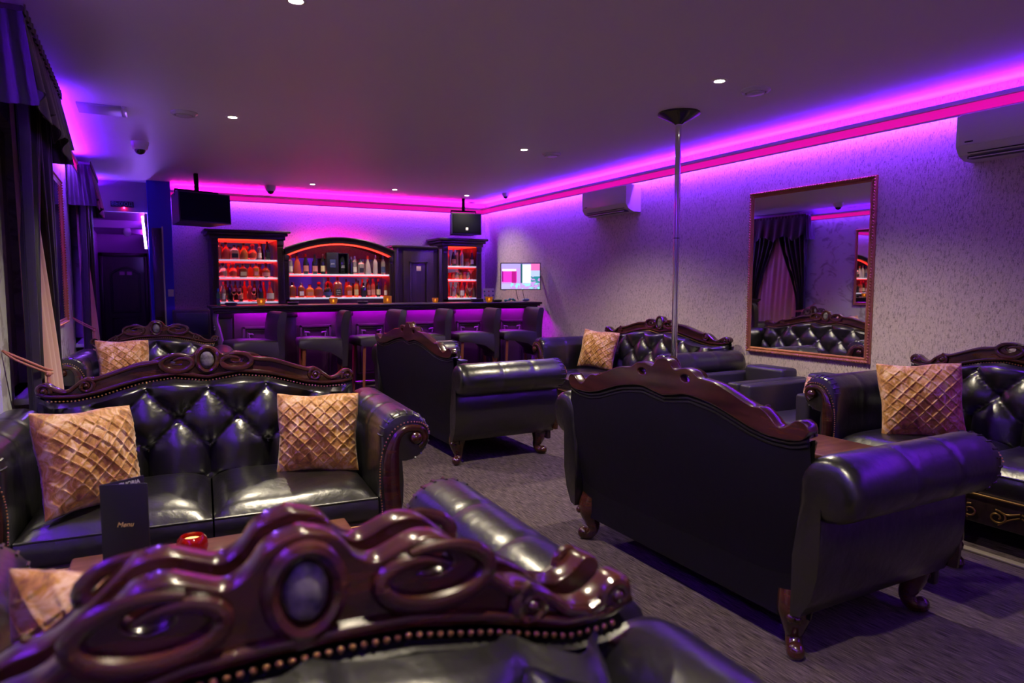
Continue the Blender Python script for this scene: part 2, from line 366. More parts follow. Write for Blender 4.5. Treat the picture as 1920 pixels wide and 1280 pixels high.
def make_sofa(kind, label, nails_single=False):
    root = thing({1: 'leather_armchair', 2: 'leather_sofa', 3: 'leather_sofa'}[kind], label, {1: 'armchair', 2: 'sofa', 3: 'sofa'}[kind])
    (top, bot), hc = crest_tab(kind)
    xi = hc - (.10 if kind == 1 else .06)              # inner arm face
    botf = sorted(bot); zb = lambda x: interp(botf, abs(x))
    # --- crest plate
    half = [(x, z) for x, z in smooth2(top)] + [(x, z) for x, z in smooth2(bot)]
    full = half + [(-x, z) for x, z in reversed(half)][1:-1]
    holes = [[(s * (.145 if kind > 1 else .19) + .030 * math.cos(a), 1.0 - (0 if kind > 1 else .018) + .016 * math.sin(a)) for a in [2 * PI * k / 14 for k in range(14)]] for s in (-1, 1)]
    crest = link('crest_rail', plate([full] + holes, .024, .0045, wood, 'crest_rail'), root)
    crest.location = (0, -.026, 0)
    yf = -.026                                          # local front face of the plate
    def tube2(path, rad, n=8): return MB().tube([(x, yf - .004, z) for x, z in path], rad, n, flat=((0, 1, 0), .75))
    for s in (-1, 1):
        if kind == 1: cs = [(.19, .968, .085, .043), ]; s2 = (.352, .885, .032); en = (.518, .867, .028)
        elif kind == 2: cs = [(.145, .992, .075, .042)]; s2 = (.555, .898, .036); en = (.735, .882, .032)
        else: cs = [(.145, .992, .075, .042)]; s2 = (.671, .898, .036); en = (.919, .882, .032)
        cx, cz, ca, cb = cs[0]
        # C scroll: oval that curls inwards at its top
        pth = []
        for k in range(34):
            t = k / 33; a = R(62) + t * R(420); sh = 1 if t < .72 else 1 - .62 * sstep(.72, 1, t)
            pth.append((s * (cx - ca * sh * math.cos(a) * (1)), cz + cb * sh * math.sin(a)))
        tube2(pth, [.006 + .011 * math.sin(PI * min(1, max(.0, (k + 1) / 34))) for k in range(34)]).build('c_scroll', wood, crest)
        c2x, c2z, r = s2
        p2 = spiral(c2x, c2z, r, .010, 95, 1.35 if kind else 1)
        mb = tube2([(s * x, z) for x, z in p2], [.013 - .004 * k / 22 for k in range(23)]); mb.ball((s * c2x, yf - .006, c2z), .011)
        mb.build('scroll', wood, crest)
        ex, ez, r = en
        p3 = spiral(ex, ez, r, .009, 200, -1.3)
        mb = tube2([(s * x, z) for x, z in p3], [.012 - .003 * k / 22 for k in range(23)]); mb.ball((s * ex, yf - .006, ez), .012)
        mb.build('scroll', wood, crest)
        # mouldings along rail: upper line and lower line
        x0 = cx + ca * .9
        up_ = [(x, interp(top, x) - .012) for x in [x0 + (ex - .03 - x0) * k / 24 for k in range(25)]]
        mb = tube2([(s * x, z) for x, z in up_], .010)
        lo_ = [(hc * .985 * k / 26, zb(hc * .985 * k / 26) + .010) for k in range(27)]
        o = mb; o.tube([(s * x, yf - .004, z) for x, z in lo_], .011, 8, flat=((0, 1, 0), .75))
        o.build('moulding', wood, crest)
    mz, mw, mh = (.982, .030, .043) if kind == 1 else (1.006, .034, .048)
    ring = [((mw + .016) * math.cos(a), yf - .004, mz + (mh + .016) * math.sin(a)) for a in [2 * PI * k / 28 for k in range(29)]]
    MB().tube(ring, .013, 8, caps=False).build('medallion_ring', wood, crest)
    MB().ball((0, yf - .002, mz), 1, 20, 10, (mw, .014, mh)).build('medallion', stone, crest, label='oval grey stone medallion')
    nxs = []
    x = -hc * .93
    while x < hc * .93:
        nxs.append(x); x += .0165
    if nails_single:
        nm = MB().ball((0, 0, 0), .0052, 8, 5).mesh('nail_head', brass)
        for x in nxs:
            o = link('nail_head', nm, crest); o.location = (x, yf - .008, zb(x) - .012)
    else:
        mb = MB()
        for x in nxs: mb.ball((x, yf - .008, zb(x) - .012), .005, 6, 4)
        mb.build('nail_trim', brass, crest, kind='stuff')
    # --- outer back
    def bk(u, v):
        x = (u * 2 - 1); z0 = .17; zt = zb(x * hc) + .015; z = z0 + (zt - z0) * v
        w = xi + .038 + .03 * math.sin(PI * v) + .01 * v
        return (x * w, -.075 + .055 * sstep(0, .8, v) + .018 * math.sin(PI * v) * (1 - x ** 4), z)
    mb = MB().grid(bk, 40, 14); mb.grid(lambda u, v: (bk(u, v)[0] * .96, -.06, bk(u, v)[2] - .03), 40, 2)
    n0 = 41
    shell = mb.build('outer_back', leather_back, root, 60)
    pp = [bk(u / 40, 1) for u in range(41)]
    MB().grid(lambda u, v: ((2 * u - 1) * (hc - .02), -.022 - .05 * v, zb((2 * u - 1) * (hc - .02)) - .012 - .02 * v), 50, 3).build('back_top', leather, root, 60)
    MB().tube([(x, y + .004, z - .028) for x, y, z in pp], .006, 6).build('back_piping', leather, shell)
    MB().tube([(x, y + .003, z - .046) for x, y, z in pp], .005, 6).build('back_piping', leather, shell)
    # --- tufted inner back
    a_, rows = .30, (.570, .715, .860)
    nb = max(3, round(2 * xi / .30)); a_ = 2 * xi / nb
    if kind == 1: rows = (.565, .70, .835)
    zr0, zr1, zr2 = rows; hgap = zr1 - zr0
    def tuft(u, v):
        x = (u * 2 - 1) * (xi + .05); zt = zb(x) - .012; z = .40 + (zt - .40) * v
        base = -.20 + .055 * sstep(.0, .9, v) + .13 * sstep(xi - .05, xi + .05, abs(x)); base += .07 * sstep(.965, 1, v)
        base = min(base, -.052)
        zz = min(max(z, zr0), zr2)
        p = (x / a_ + (zz - zr1) / (2 * hgap)); q = (x / a_ - (zz - zr1) / (2 * hgap))
        off = .5 if nb % 2 else 0
        p += off; q += off
        pil = abs(math.sin(PI * p) * math.sin(PI * q))
        dn = min(abs(p - round(p)) ** 2 + abs(q - round(q)) ** 2, 1)
        d = .060 * (pil ** .42) - .022 * math.exp(-dn / .010)
        if z > zr2: d = d * (1 - sstep(zr2, zt + .03, z) * .5)
        d *= (sstep(0, .10, v) * .9 + .1) * (1 - sstep(xi - .06, xi + .04, abs(x)))
        return (x, base - d, z)
    nu = int(nb * 16); MB().grid(tuft, nu, 56).build('tufted_backrest', leather, root, 80)
    bmsh = MB().ball((0, 0, 0), .012, 10, 6, (1, .6, 1)).mesh('button', leather)
    off = .5 if nb % 2 else 0
    for ri, zz in enumerate(rows):
        for k in range(-nb, nb + 1):
            # lattice: p,q integer
            x = a_ * (k + (0 if ri == 1 else .5) - off)
            if abs(x) < xi - .05 and zz < zb(x) - .035:
                v = (zz - .40) / (zb(x) - .012 - .40); y = tuft((x / (xi + .05) + 1) / 2, v)[1]
                b = link('button', bmsh, root); b.location = (x, y - .004, zz)
    # --- arms
    for s in (-1, 1):
        cx, cz, r = xi + .125, .688, .122
        sec = [(xi, .19), (xi, .42), (xi + .002, .60)]
        for k in range(17):
            a = R(168 - 17.0 * k); sec.append((cx + r * math.cos(a), cz + r * math.sin(a)))
        sec += [(xi + .102, .560), (xi + .112, .48), (xi + .108, .38), (xi + .085, .28), (xi + .04, .20)]
        mx, mz_ = hc + .04, .62
        def section(y, k, dip=0):
            out = []
            for x, z in sec:
                if z > .55: x = cx + (x - cx) * (k - dip); z = cz + (z - cz) * (k - dip)
                out.append((s * x, y, z))
            return out
        st = [(-.012, .55, 0), (-.016, .80, 0), (-.032, .94, 0), (-.075, 1, 0)]
        for yy in (-.36, -.63):
            st += [(yy + .05, 1.0, 0), (yy + .014, 1.0, 0), (yy, 1.0, .035), (yy - .014, 1.0, 0), (yy - .05, 1.0, 0)]
        st += [(-.80, 1.0, 0), (-.86, 1.01, 0), (-.895, .985, 0), (-.912, .93, 0), (-.918, .84, 0)]
        arm = MB().prism([section(*q) for q in st]).build('arm', leather, root, 55)
        # pleats where the roll is gathered at its front edge
        pl = MB()
        for k in range(15):
            a = R(172 - 17 * k); pl.tube([(s * (cx + r * f_ * math.cos(a)), y, cz + r * f_ * math.sin(a)) for f_, y in ((1.0, -.868), (.985, -.898), (.90, -.918))], .0045, 5)
        pl.build('pleats', leather, arm, kind='stuff')
        # carved wooden scroll on the arm front
        kx, kz = cx + .045, cz - .006
        C2 = [(kx + .046 * math.cos(R(a)), kz + .046 * math.sin(R(a))) for a in (-70, -30, 10, 50, 85)]
        C2 += [(kx - .045, kz + .046), (kx - .085, kz + .018), (kx - .108, kz - .035), (kx - .118, kz - .10), (kx - .120, kz - .20), (kx - .112, kz - .32), (kx - .112, kz - .40), (kx - .118, kz - .46)]
        C2 = [(p.x, p.y) for p in smooth_path([(x, z, 0) for x, z in C2], 4)]
        nC = len(C2); wd = [.012 + .006 * sstep(.05, .3, i / nC) + .022 * sstep(.42, .72, i / nC) for i in range(nC)]
        sf = MB().tube([(s * x, -.925, z) for x, z in C2], wd, 10, flat=((0, 1, 0), .62))
        sf.ball((s * kx, -.928, kz), .031, 12, 8)
        sf = sf.build('arm_scroll', wood, arm)
        nl = MB(); acc = 0; last = None
        for i, (x, z) in enumerate(C2):
            j = min(i + 1, nC - 1); i0 = max(i - 1, 0); tx, tz = C2[j][0] - C2[i0][0], C2[j][1] - C2[i0][1]; l_ = math.hypot(tx, tz) or 1
            ox, oz = x + tz / l_ * (wd[i] + .011) , z - tx / l_ * (wd[i] + .011)
            if i > 9 and last:
                dd = math.hypot(ox - last[0], oz - last[1]); k = round(dd / .013) or 1
                for q in range(k):
                    f_ = q / k; nl.ball((s * (last[0] + (ox - last[0]) * f_), -.922, last[1] + (oz - last[1]) * f_), .0042, 6, 4)
            last = (ox, oz)
        nl.build('nail_trim', brass, arm, kind='stuff')
    # --- seat
    nc = kind; wseat = 2 * xi / nc
    for k in range(nc):
        x0 = -xi + k * wseat
        def top_s(u, v, x0=x0):
            x = x0 + .004 + (wseat - .008) * u; y = -.19 - .70 * v
            e = (1 - abs(2 * u - 1) ** 6) * (1 - abs(2 * v - 1) ** 6)
            cr = .006 * math.sin(9 * u + 5 * v) * math.sin(4 * v + 2 * u)
            return (x, y, .405 + .060 * e ** .55 + .018 * math.sin(PI * u) * math.sin(PI * v) + cr * e)
        mb = MB().grid(top_s, 22, 22)
        mb.grid(lambda u, v, x0=x0: (x0 + .004 + (wseat - .008) * u, -.89 - .012 * math.sin(PI * v), .30 + .105 * v), 22, 5)
        mb.grid(lambda u, v, x0=x0: (x0 + .004, -.19 - .70 * u, .30 + .105 * v), 12, 2).grid(lambda u, v, x0=x0: (x0 - .004 + wseat, -.19 - .70 * u, .30 + .105 * v), 12, 2)
        cu = mb.build('seat_cushion', leather, root, 50)
        MB().tube([(x0 + .006 + (wseat - .012) * t / 14, -.892, .405 ) for t in range(15)], .006, 6).build('piping', leather, cu)
    MB().span((-xi, -.87, .19), (xi, -.10, .31), .01).build('seat_base', leather_back, root)
    ap = MB().span((-xi - .03, -.905, .13), (xi + .03, -.87, .30), .008).build('front_apron', wood_dark, root)
    MB().tube([(-xi, -.908, .285), (xi, -.908, .285)], .006, 6).build('gilt_line', gold_trim, ap)
    ns = {1: 2, 2: 4, 3: 5}[kind]
    for k in range(ns):
        xc = -xi + (k + .5) * 2 * xi / ns; w_ = xi / ns
        for s in (-1, 1):
            g = MB()
            g.tube([(xc + s * x, -.907, z) for x, z in spiral(w_ * .38, .19, .038, .010, 100, -1.4, 24, 1.25)], .005, 6)
            g.tube(smooth_path([(xc + s * w_ * .38, -.907, .228), (xc + s * w_ * .65, -.907, .215), (xc + s * w_ * .98, -.907, .235)], 5), .005, 6)
            g.tube(smooth_path([(xc + s * w_ * .42, -.907, .15), (xc + s * w_ * .7, -.907, .19), (xc + s * w_ * .98, -.907, .215)], 5), .004, 6)
            g.build('carved_scrollwork', gold_trim, ap)
    # --- legs
    for sx in (-1, 1):
        for sy in (0, 1):
            X, Y = xi - .05, (-.10 if sy == 0 else -.82); oy = 1 if sy == 0 else -1
            p = smooth_path([(sx * X, Y, .25), (sx * (X + .012), Y + oy * .012, .185), (sx * (X + .006), Y + oy * .006, .12), (sx * (X - .004), Y - oy * .004, .07), (sx * (X + .016), Y + oy * .014, .032), (sx * (X + .034), Y + oy * .03, .030)], 4)
            rr = [interp([(0, .060), (.22, .066), (.42, .044), (.62, .030), (.82, .032), (1, .026)], i / (len(p) - 1)) for i in range(len(p))]
            l_ = MB().tube(p, rr, 12); l_.ball((sx * (X + .038), Y + oy * .034, .034), .034, 12, 8)
            for k in range(3):
                g = -.6 + .6 * k; l_.ball((sx * (X + .05 - abs(g) * .02), Y + oy * (.045) + g * .03, .205 - .018 * k), .020, 8, 6)
            l_.ball((sx * (X + .052), Y + oy * .050, .165), .017, 8, 6)
            l_.build('leg', wood, root)
    return root
def smooth2(pts):
    return [(p.x, p.y) for p in smooth_path([(x, z, 0) for x, z in pts], 4)]

GS = 'carved black leather lounge suite'
s2 = make_sofa(2, 'two-seat tufted black leather sofa with two gold cushions behind the menu table'); s2['group'] = GS
s2.location = (.290, 3.99, 0); s2.rotation_euler.z = R(-4)
fs1 = make_sofa(1, 'tufted leather armchair with carved crest and brass nails, back to back with another', True); fs1['group'] = GS
fs1.location = (.182, .985, 0); fs1.rotation_euler.z = R(-1.5)
s3 = make_sofa(3, 'long three-seat leather sofa against the grey wall next to the dance pole, one pink-gold cushion'); s3['group'] = GS
s3.location = (4.79, 5.53, 0); s3.rotation_euler.z = R(-90)
a1 = dup(fs1, (.182, 1.032, 0), R(178.5), 'leather armchair facing the menu table with one pink-gold cushion', GS)
nt = MB()
for ch in list(a1.children_recursive):                 # further away the nails are one trim
    if ch.name.startswith('nail_head'): nt.ball(tuple(ch.location), .005, 6, 4); bpy.data.objects.remove(ch)
nt.build('nail_trim', brass, next(c for c in a1.children if c.name.startswith('crest_rail')), kind='stuff')
def armchair_like(loc, rz, label):
    r = dup(a1, loc, rz, label, GS); return r
armchair_like((.105, 7.45, 0), R(-5), 'tufted leather armchair with carved crest and gold cushion by the corridor entrance')
armchair_like((.30, 4.085, 0), R(176), 'leather armchair standing back to back with the two-seat sofa, mostly hidden behind its crest')
dup(s2, (2.035, 2.355, 0), R(90), 'two-seat leather sofa seen from behind, plain dark back and bare wooden crest', GS)
dup(s2, (4.79, 2.105, 0), R(-90), 'two-seat tufted leather sofa with gold cushion against the wall below the mirror', GS)
dup(s3, (2.03, 5.70, 0), R(90), 'long leather sofa seen from its end, back turned, standing in front of the bar stools', GS)

# ------------------------------------------------------------------ cushions
def pillow_mesh():
    S, n = .215, 88; mb = MB()
    def f(u, v, s):
        a, b = u * 2 - 1, v * 2 - 1
        e = max(0, (1 - abs(a) ** 2.6) * (1 - abs(b) ** 2.6))
        pin = 1 + .0
        k = .93 + .07 * (abs(a * b))
        p, q = (a + b) * 3.0, (a - b) * 3.0
        rid = max(math.exp(-((p - round(p)) / .055) ** 2), math.exp(-((q - round(q)) / .055) ** 2))
        puff = abs(math.sin(PI * p) * math.sin(PI * q)) ** .5
        w = .006 * math.sin(7 * a + 3 * b) + .005 * math.sin(5 * b - 4 * a + 1)
        return (a * S * (k + .02 * math.sin(3 * b)), s * (.088 * e ** .55 + e ** .3 * (.013 * rid + .004 * puff) + w * e), b * S * (k + .02 * math.sin(4 * a)))
    mb.grid(lambda u, v: f(u, v, -1), n, n); mb.grid(lambda u, v: f(u, v, 1), n, n)
    return mb.mesh('cushion', velvet, 70)
pm_ = pillow_mesh()
def pillow(loc, rot, label, k=1):
    o = link('cushion', pm_); o.location = loc; o.rotation_euler = [R(a) for a in rot]; o.scale = (k, k, k)
    return tag(o, label, 'cushion', 'gold velvet cushions')
pillow((-.225, 3.36, .665), (-16, 4, 36), 'gold quilted velvet cushion in the left corner of the two-seat sofa, beside the menu', 1.0)
pillow((.755, 3.47, .655), (-16, 1, -14), 'golden quilted cushion leaning beside the scrolled arm of the two-seat sofa', .93)
pillow((-.17, 6.98, .70), (-16, 2, 16), 'gold quilted cushion on the armchair by the corridor entrance')
pillow((-.055, 1.52, .655), (14, 8, -12), 'pink and gold velvet cushion behind the carved armchair crest', .95)
pillow((4.40, 6.15, .69), (-18, 4, -62), 'pinkish gold cushion in the far corner of the long wall sofa')
pillow((4.25, 2.50, .68), (-16, -3, -47), 'pale gold quilted cushion on the wall sofa, near the mirror', 1.1)
pillow((4.40, 3.30, .545), (-24, 0, -80), 'pink cushion almost hidden in the boxy leather chair next to the wall sofa', .8)

# ------------------------------------------------------------------ boxy leather club chairs
def club(loc, rz, label):
    r = thing('club_chair', label, 'armchair', loc, rz, 'boxy club chairs')
    for s in (-1, 1):
        MB().box((s * .255, -.43, .36), (.11, .80, .58), .022, 3).build('arm', chair_leather, r)
    MB().box((0, -.11, .43), (.40, .20, .56), .03, 3).build('backrest', chair_leather, r)
    MB().box((0, -.52, .37), (.395, .60, .14), .035, 3).build('seat_cushion', chair_leather, r)
    MB().box((0, -.44, .20), (.398, .74, .20), .01).build('seat_base', chair_leather, r)
    for sx in (-1, 1):
        for y in (-.10, -.76): MB().lathe([(.018, 0), (.026, .08)], (sx * .255, y, 0), 10).build('foot', black_plastic, r)
    return r
ch = club((4.79, 3.40, 0), R(-90), 'boxy black leather club chair with squared arms next to the wall sofa')
dup(ch, (4.79, 4.035, 0), R(-90), 'boxy black leather club chair beside the arm of the long wall sofa')

# ------------------------------------------------------------------ coffee tables with turned legs
def coffee_table(loc, rz, lx, ly, h, label):
    r = thing('coffee_table', label, 'table', loc, rz, 'low wooden tables')
    MB().box((0, 0, h - .014), (lx, ly, .028), .009, 3).build('tabletop', wood_top, r)
    MB().box((0, 0, h - .065), (lx - .10, ly - .10, .07), .004).build('apron', wood, r)
    leg = [(.012, .0), (.030, .006), (.040, .025), (.034, .045), (.020, .06), (.018, .08), (.028, .10), (.030, .12), (.022, .135), (.030, .15), (.033, .28), (.030, h - .13), (.022, h - .12), (.036, h - .105), (.036, h - .03)]
    lm = MB().lathe(leg, (0, 0, 0), 14).mesh('leg', wood)
    for sx in (-1, 1):
        for sy in (-1, 1):
            o = link('leg', lm, r); o.location = (sx * (lx / 2 - .065), sy * (ly / 2 - .065), 0)
    return r
coffee_table((.20, 2.375, 0), R(-2), .90, .46, .50, 'low reddish wooden table carrying the menu and a red candle')
coffee_table((3.36, 2.27, 0), 0, .44, .96, .50, 'low wooden table with turned legs between the two facing sofas')
# menu
mn = thing('menu', 'black folded menu card with gold lettering standing on the wooden table', 'menu', (-.075, 2.37, .50), R(-17))
cover = mat('menu_cover', (.010, .009, .010), .42)
MB().box((0, 0, .146), (.135, .004, .292), .001).build('front_cover', cover, mn)
back = MB().box((.066, 0, .146), (.132, .004, .292), .001).build('back_cover', cover, mn); back.location = (-.0675, .002, 0); back.rotation_euler.z = R(44)
pg = MB().box((.108, -.006, .10), (.05, .003, .20), .0005).build('page', paper, back); 
t = link('lettering', text_mesh('Menu', .021, gold_ink, shear=.35), mn, label='gold lettering Menu'); t.location = (0, -.0035, .165)
t = link('lettering', text_mesh('EUPHORIA', .017, paper), back, label='white lettering on the inner page'); t.location = (.078, -.0035, .277)
vt = thing('candle_holder', 'red glass candle holder glowing on the wooden table', 'candle', (.112, 2.45, .50))
MB().lathe([(.026, 0), (.044, .012), (.050, .035), (.046, .058), (.036, .070), (.031, .070), (.040, .055), (.044, .035), (.038, .015), (.02, .01)], n=18).build('glass_cup', red_glass, vt)
MB().lathe([(.030, .052), (.030, .056)], n=14).build('candle', emis('votive_glow', (1, .45, .12), 3), vt)

# ------------------------------------------------------------------ dance pole
pt = at_z(1273, 212, ZC); pole = thing('dance_pole', 'chrome dance pole with dark cone at the ceiling', 'pole', (pt.x, pt.y, 0))
MB().lathe([(.0225, .0), (.0225, ZC - .07)], n=24).build('pole_tube', chrome, pole)
MB().lathe([(.17, 0), (.17, .012), (.05, .03), (.03, .05)], n=32).build('floor_plate', dark_chrome, pole)
MB().lathe([(.026, ZC - .085), (.040, ZC - .075), (.155, ZC - .014), (.155, ZC)], n=40).build('ceiling_cone', dark_chrome, pole)
for z in (.8, 1.75): MB().lathe([(.0235, z), (.0235, z + .006)], n=24).build('joint_ring', dark_chrome, pole)

# ------------------------------------------------------------------ wall mirrors
def framed_mirror(name, label, X, y0, y1, z0, z1, nx, w=.055, tilt=0):
    r = thing(name, label, 'mirror', (X, (y0 + y1) / 2, z0), 0, 'gilt framed mirrors')
    hw, H = (y1 - y0) / 2, z1 - z0
    MB().span((nx * .012, -hw + w * .8, w * .8), (nx * .020, hw - w * .8, H - w * .8)).build('mirror_glass', mirror_m, r)
    MB().span((nx * .002, -hw + w * .5, w * .5), (nx * .011, hw - w * .5, H - w * .5)).build('backing', wood_dark, r)
    sides = [((-hw, 0), (hw, 0)), ((hw, 0), (hw, H)), ((hw, H), (-hw, H)), ((-hw, H), (-hw, 0))]
    for (ya, za), (yb, zb_) in sides:
        L = math.hypot(yb - ya, zb_ - za); t = ((yb - ya) / L, (zb_ - za) / L); inn = (-t[1], t[0])
        prof = [(0, .002), (0, .022), (.010, .034), (.018, .028), (.026, .020), (.034, .026), (.044, .022), (w, .014), (w, .002)]
        secs = []
        for e, (yy, zz) in enumerate(((ya, za), (yb, zb_))):
            sec = []
            for d, h in prof:
                sh = d if e == 0 else -d
                sec.append((nx * h, yy + inn[0] * d + t[0] * sh, zz + inn[1] * d + t[1] * sh))
            secs.append(sec)
        fo = MB().prism(secs).build('frame_side', gilt, r, 30)
        bd = MB(); n = int(L / .022)
        for k in range(n):
            f_ = (k + .5) / n; yy, zz = ya + (yb - ya) * f_ + inn[0] * .010, za + (zb_ - za) * f_ + inn[1] * .010
            bd.ball((nx * .033, yy, zz), .0085, 6, 4)
        bd.build('beading', gilt, fo, kind='stuff')
    return r
big = framed_mirror('wall_mirror', 'large mirror with beaded gilt frame on the grey wall above the club chairs', XR, 3.245, 4.445, .80, 2.215, -1)
framed_mirror('wall_mirror', 'slim gilt framed mirror on the marble wall between the two curtained windows', XL, 6.20, 7.22, 1.07, 2.30, 1)

# ------------------------------------------------------------------ air conditioners
def aircon(loc, rz, w, h, label):
    r = thing('air_conditioner', label, 'air conditioner', loc, rz, 'split air conditioners')
    prof = [(0, 0), (0, h), (-.17, h), (-.205, h - .02), (-.205, .085), (-.17, .03), (-.10, 0)]
    MB().prism([[(x, y, z) for y, z in prof] for x in (-w / 2, w / 2)]).build('casing', white_plastic, r, 25)
    MB().span((-w / 2 + .02, -.2085, .088), (w / 2 - .02, -.205, h - .012), .001).build('front_panel', white_plastic, r)
    q = MB(); y0, z0, y1, z1 = -.172, .030, -.112, .004
    q.add([(-w / 2 + .06, y0 - .012, z0 + .012), (w / 2 - .06, y0 - .012, z0 + .012), (w / 2 - .06, y1, z1 - .001), (-w / 2 + .06, y1, z1 - .001)], [(0, 1, 2, 3)])
    q.box((0, -.150, .010), (w - .12, .055, .016)); q.build('outlet_slot', black_plastic, r)
    MB().box((0, -.160, .006), (w - .14, .05, .006), .002).build('louvre', white_plastic, r)
    MB().box((-w / 2 + .08, -.2095, .105), (.05, .001, .009)).build('badge', black_plastic, r)
    return r
aircon((XR, 6.43, 2.20), R(-90), .84, .29, 'white air conditioner on the wall beyond the dance pole')
aircon((XR, 2.17, 2.20), R(-90), .84, .29, 'white air conditioner on the wall above the sofa with the pale gold cushion')

# ------------------------------------------------------------------ curtains
def curtain_set(y0, y1, tag_, yv=None):
    xo = XL + .20; ZT, ZB = 2.585, 2.20
    v = thing('curtain_valance', 'dark pleated valance above the window ' + tag_, 'curtain', (0, 0, 0), 0, 'dark valances')
    yd = y0; y0 = yv or y0
    def front(u, w):
        y = y0 + (y1 - y0) * u; ph = u * 46; z = ZT + (ZB + .10 * abs(math.sin(PI * (u * 3 + .5))) - .04 - ZT) * w
        return (xo + (.012 + .030 * w) * math.sin(ph) * .5 + .05 * w, y, z)
    MB().grid(front, 150, 10).grid(lambda u, w: (front(u, w)[0] - .006, front(u, w)[1], front(u, w)[2]), 150, 10).build('front_fall', drape_m, v, 70)
    for yy, s in ((y0, -1), (y1, 1)):
        def ret(u, w, yy=yy, s=s): return (XL + .012 + (.195 + .05 * w) * u, yy + s * (.05 * w + .010 * math.sin(u * 20)), ZT + (ZB - .02 - ZT) * w)
        MB().grid(ret, 24, 10).grid(lambda u, w: (ret(u, w)[0], ret(u, w)[1] - s * .006, ret(u, w)[2]), 24, 10).build('end_return', drape_m, v, 70)
    MB().span((XL + .01, y0, ZT), (xo + .01, y1, ZT + .025)).build('pelmet_board', wood_dark, v)
    MB().grid(lambda u, w: (xo + .012 + .006 * math.sin(u * 120), y0 + (y1 - y0) * u, ZT - .01 + .045 * w), 160, 2).build('heading_tape', drape_m, v, 70)
    y0 = yd; ym = (y0 + y1) / 2
    for side, nm in ((0, 'near'), (1, 'far')):
        ya, yb = (y0 + .03, ym) if side == 0 else (y1 - .03, ym)
        def dr(u, w, ya=ya, yb=yb):
            z = 2.50 - 2.46 * w
            t = sstep(0, .62, w); pinch = (1 - .72 * t) if w < .62 else .28 + .10 * sstep(.62, 1, w)
            y = ya + (yb - ya) * u * pinch
            return (XL + .115 + .030 * math.sin(u * 34) * (1 - .3 * t) + .012 * math.sin(u * 13), y, z)
        d = MB().grid(dr, 90, 26).grid(lambda u, w: tuple(a - b for a, b in zip(dr(u, w), (.006, 0, 0))), 90, 26).build('drape', drape_m, None, 70)
        tag(d, 'dark drape tied aside on the %s side of the window %s' % ('bar' if side else 'entrance', tag_), 'curtain', 'dark drapes')
    def sh(u, w):
        z = 2.48 - 2.42 * w
        y = y0 + .12 + (y1 - y0 - .20) * u
        bul = .125 * sstep(.0, .9, w)
        return (XL + .062 + bul * math.sin(PI * min(1, u * 1.15)) ** .6 + .010 * math.sin(u * 60) + .010 * math.sin(u * 23 + 2 * w), y, z)
    o = MB().grid(sh, 120, 20).build('sheer_curtain', sheer_m, None, 80)
    tag(o, 'pink sheer curtain hanging between the drapes of the window ' + tag_, 'curtain', 'sheer curtains')
    rp_ = MB(); zt = .98
    for dz in (0, .018):
        rp_.tube(smooth_path([(XL + .006, y0 - .10, zt + .10), (XL + .05, y0 - .06, zt + .05 + dz), (XL + .165, y0 + .03, zt - .03 + dz), (XL + .175, y0 + .16, zt - .05 + dz), (XL + .11, y0 + .22, zt - .05 + dz)], 6), .006, 6)
    rp_.ball((XL + .172, y0 + .04, zt - .04), .016, 8, 6); rp_.tube([(XL + .172, y0 + .04, zt - .04), (XL + .175, y0 + .04, zt - .16)], [.006, .016], 8)
    tag(rp_.build('curtain_tie', rope_m), 'twisted rope tieback holding the drape of the window ' + tag_, 'tieback', 'rope tiebacks')
curtain_set(4.20, 5.30, 'near the marble wall corner', 3.72)
curtain_set(8.04, 9.36, 'next to the corridor')

# ------------------------------------------------------------------ bar counter
CZ, YC = 1.17, 8.02                                   # counter height, front edge of its top
XC0, XC1 = at_z(392, 573, CZ).x, 4.80
bar = thing('bar_counter', 'long dark wooden bar counter with panelled front and violet lit bays', 'bar', ((XC0 + XC1) / 2, YC, 0))
ox = (XC0 + XC1) / 2
def rel(x): return x - ox
top = MB().span((rel(XC0), .0, CZ - .03), (rel(XC1), .56, CZ), .008, 3)
top.build('counter_top', wood_dark, bar)
MB().span((rel(XC0) + .02, .02, CZ - .055), (rel(XC1) - .02, .54, CZ - .030), .006).span((rel(XC0) + .045, .045, CZ - .085), (rel(XC1) - .045, .072, CZ - .055), .006).build('top_moulding', wood_dark, bar)
MB().span((rel(XC0) + .13, .20, 0), (rel(XC1) - .06, .50, CZ - .085)).build('body', wood_dark, bar)
bays = [at_y(px, 620, 8.2).x for px in (487, 592, 696, 795, 880, 960)]
bw = .25
edges = [rel(XC0) + .13] + [rel((a + b) / 2) for a, b in zip(bays, bays[1:])] + [rel(XC1) - .08]
for k, e in enumerate(edges):
    p = MB().span((e - .09, .135, 0), (e + .09, .2, CZ - .085), .006); p.span((e - .10, .12, .0), (e + .10, .2, .12), .006); p.span((e - .10, .115, CZ - .14), (e + .10, .2, CZ - .085), .006)
    p.build('pilaster', wood_dark, bar)
magenta_led = emis('bar_led_magenta', (.62, .003, 1.0), 130)
panel_m = mat('bar_panel', (.055, .022, .045), .42, coat=.35)
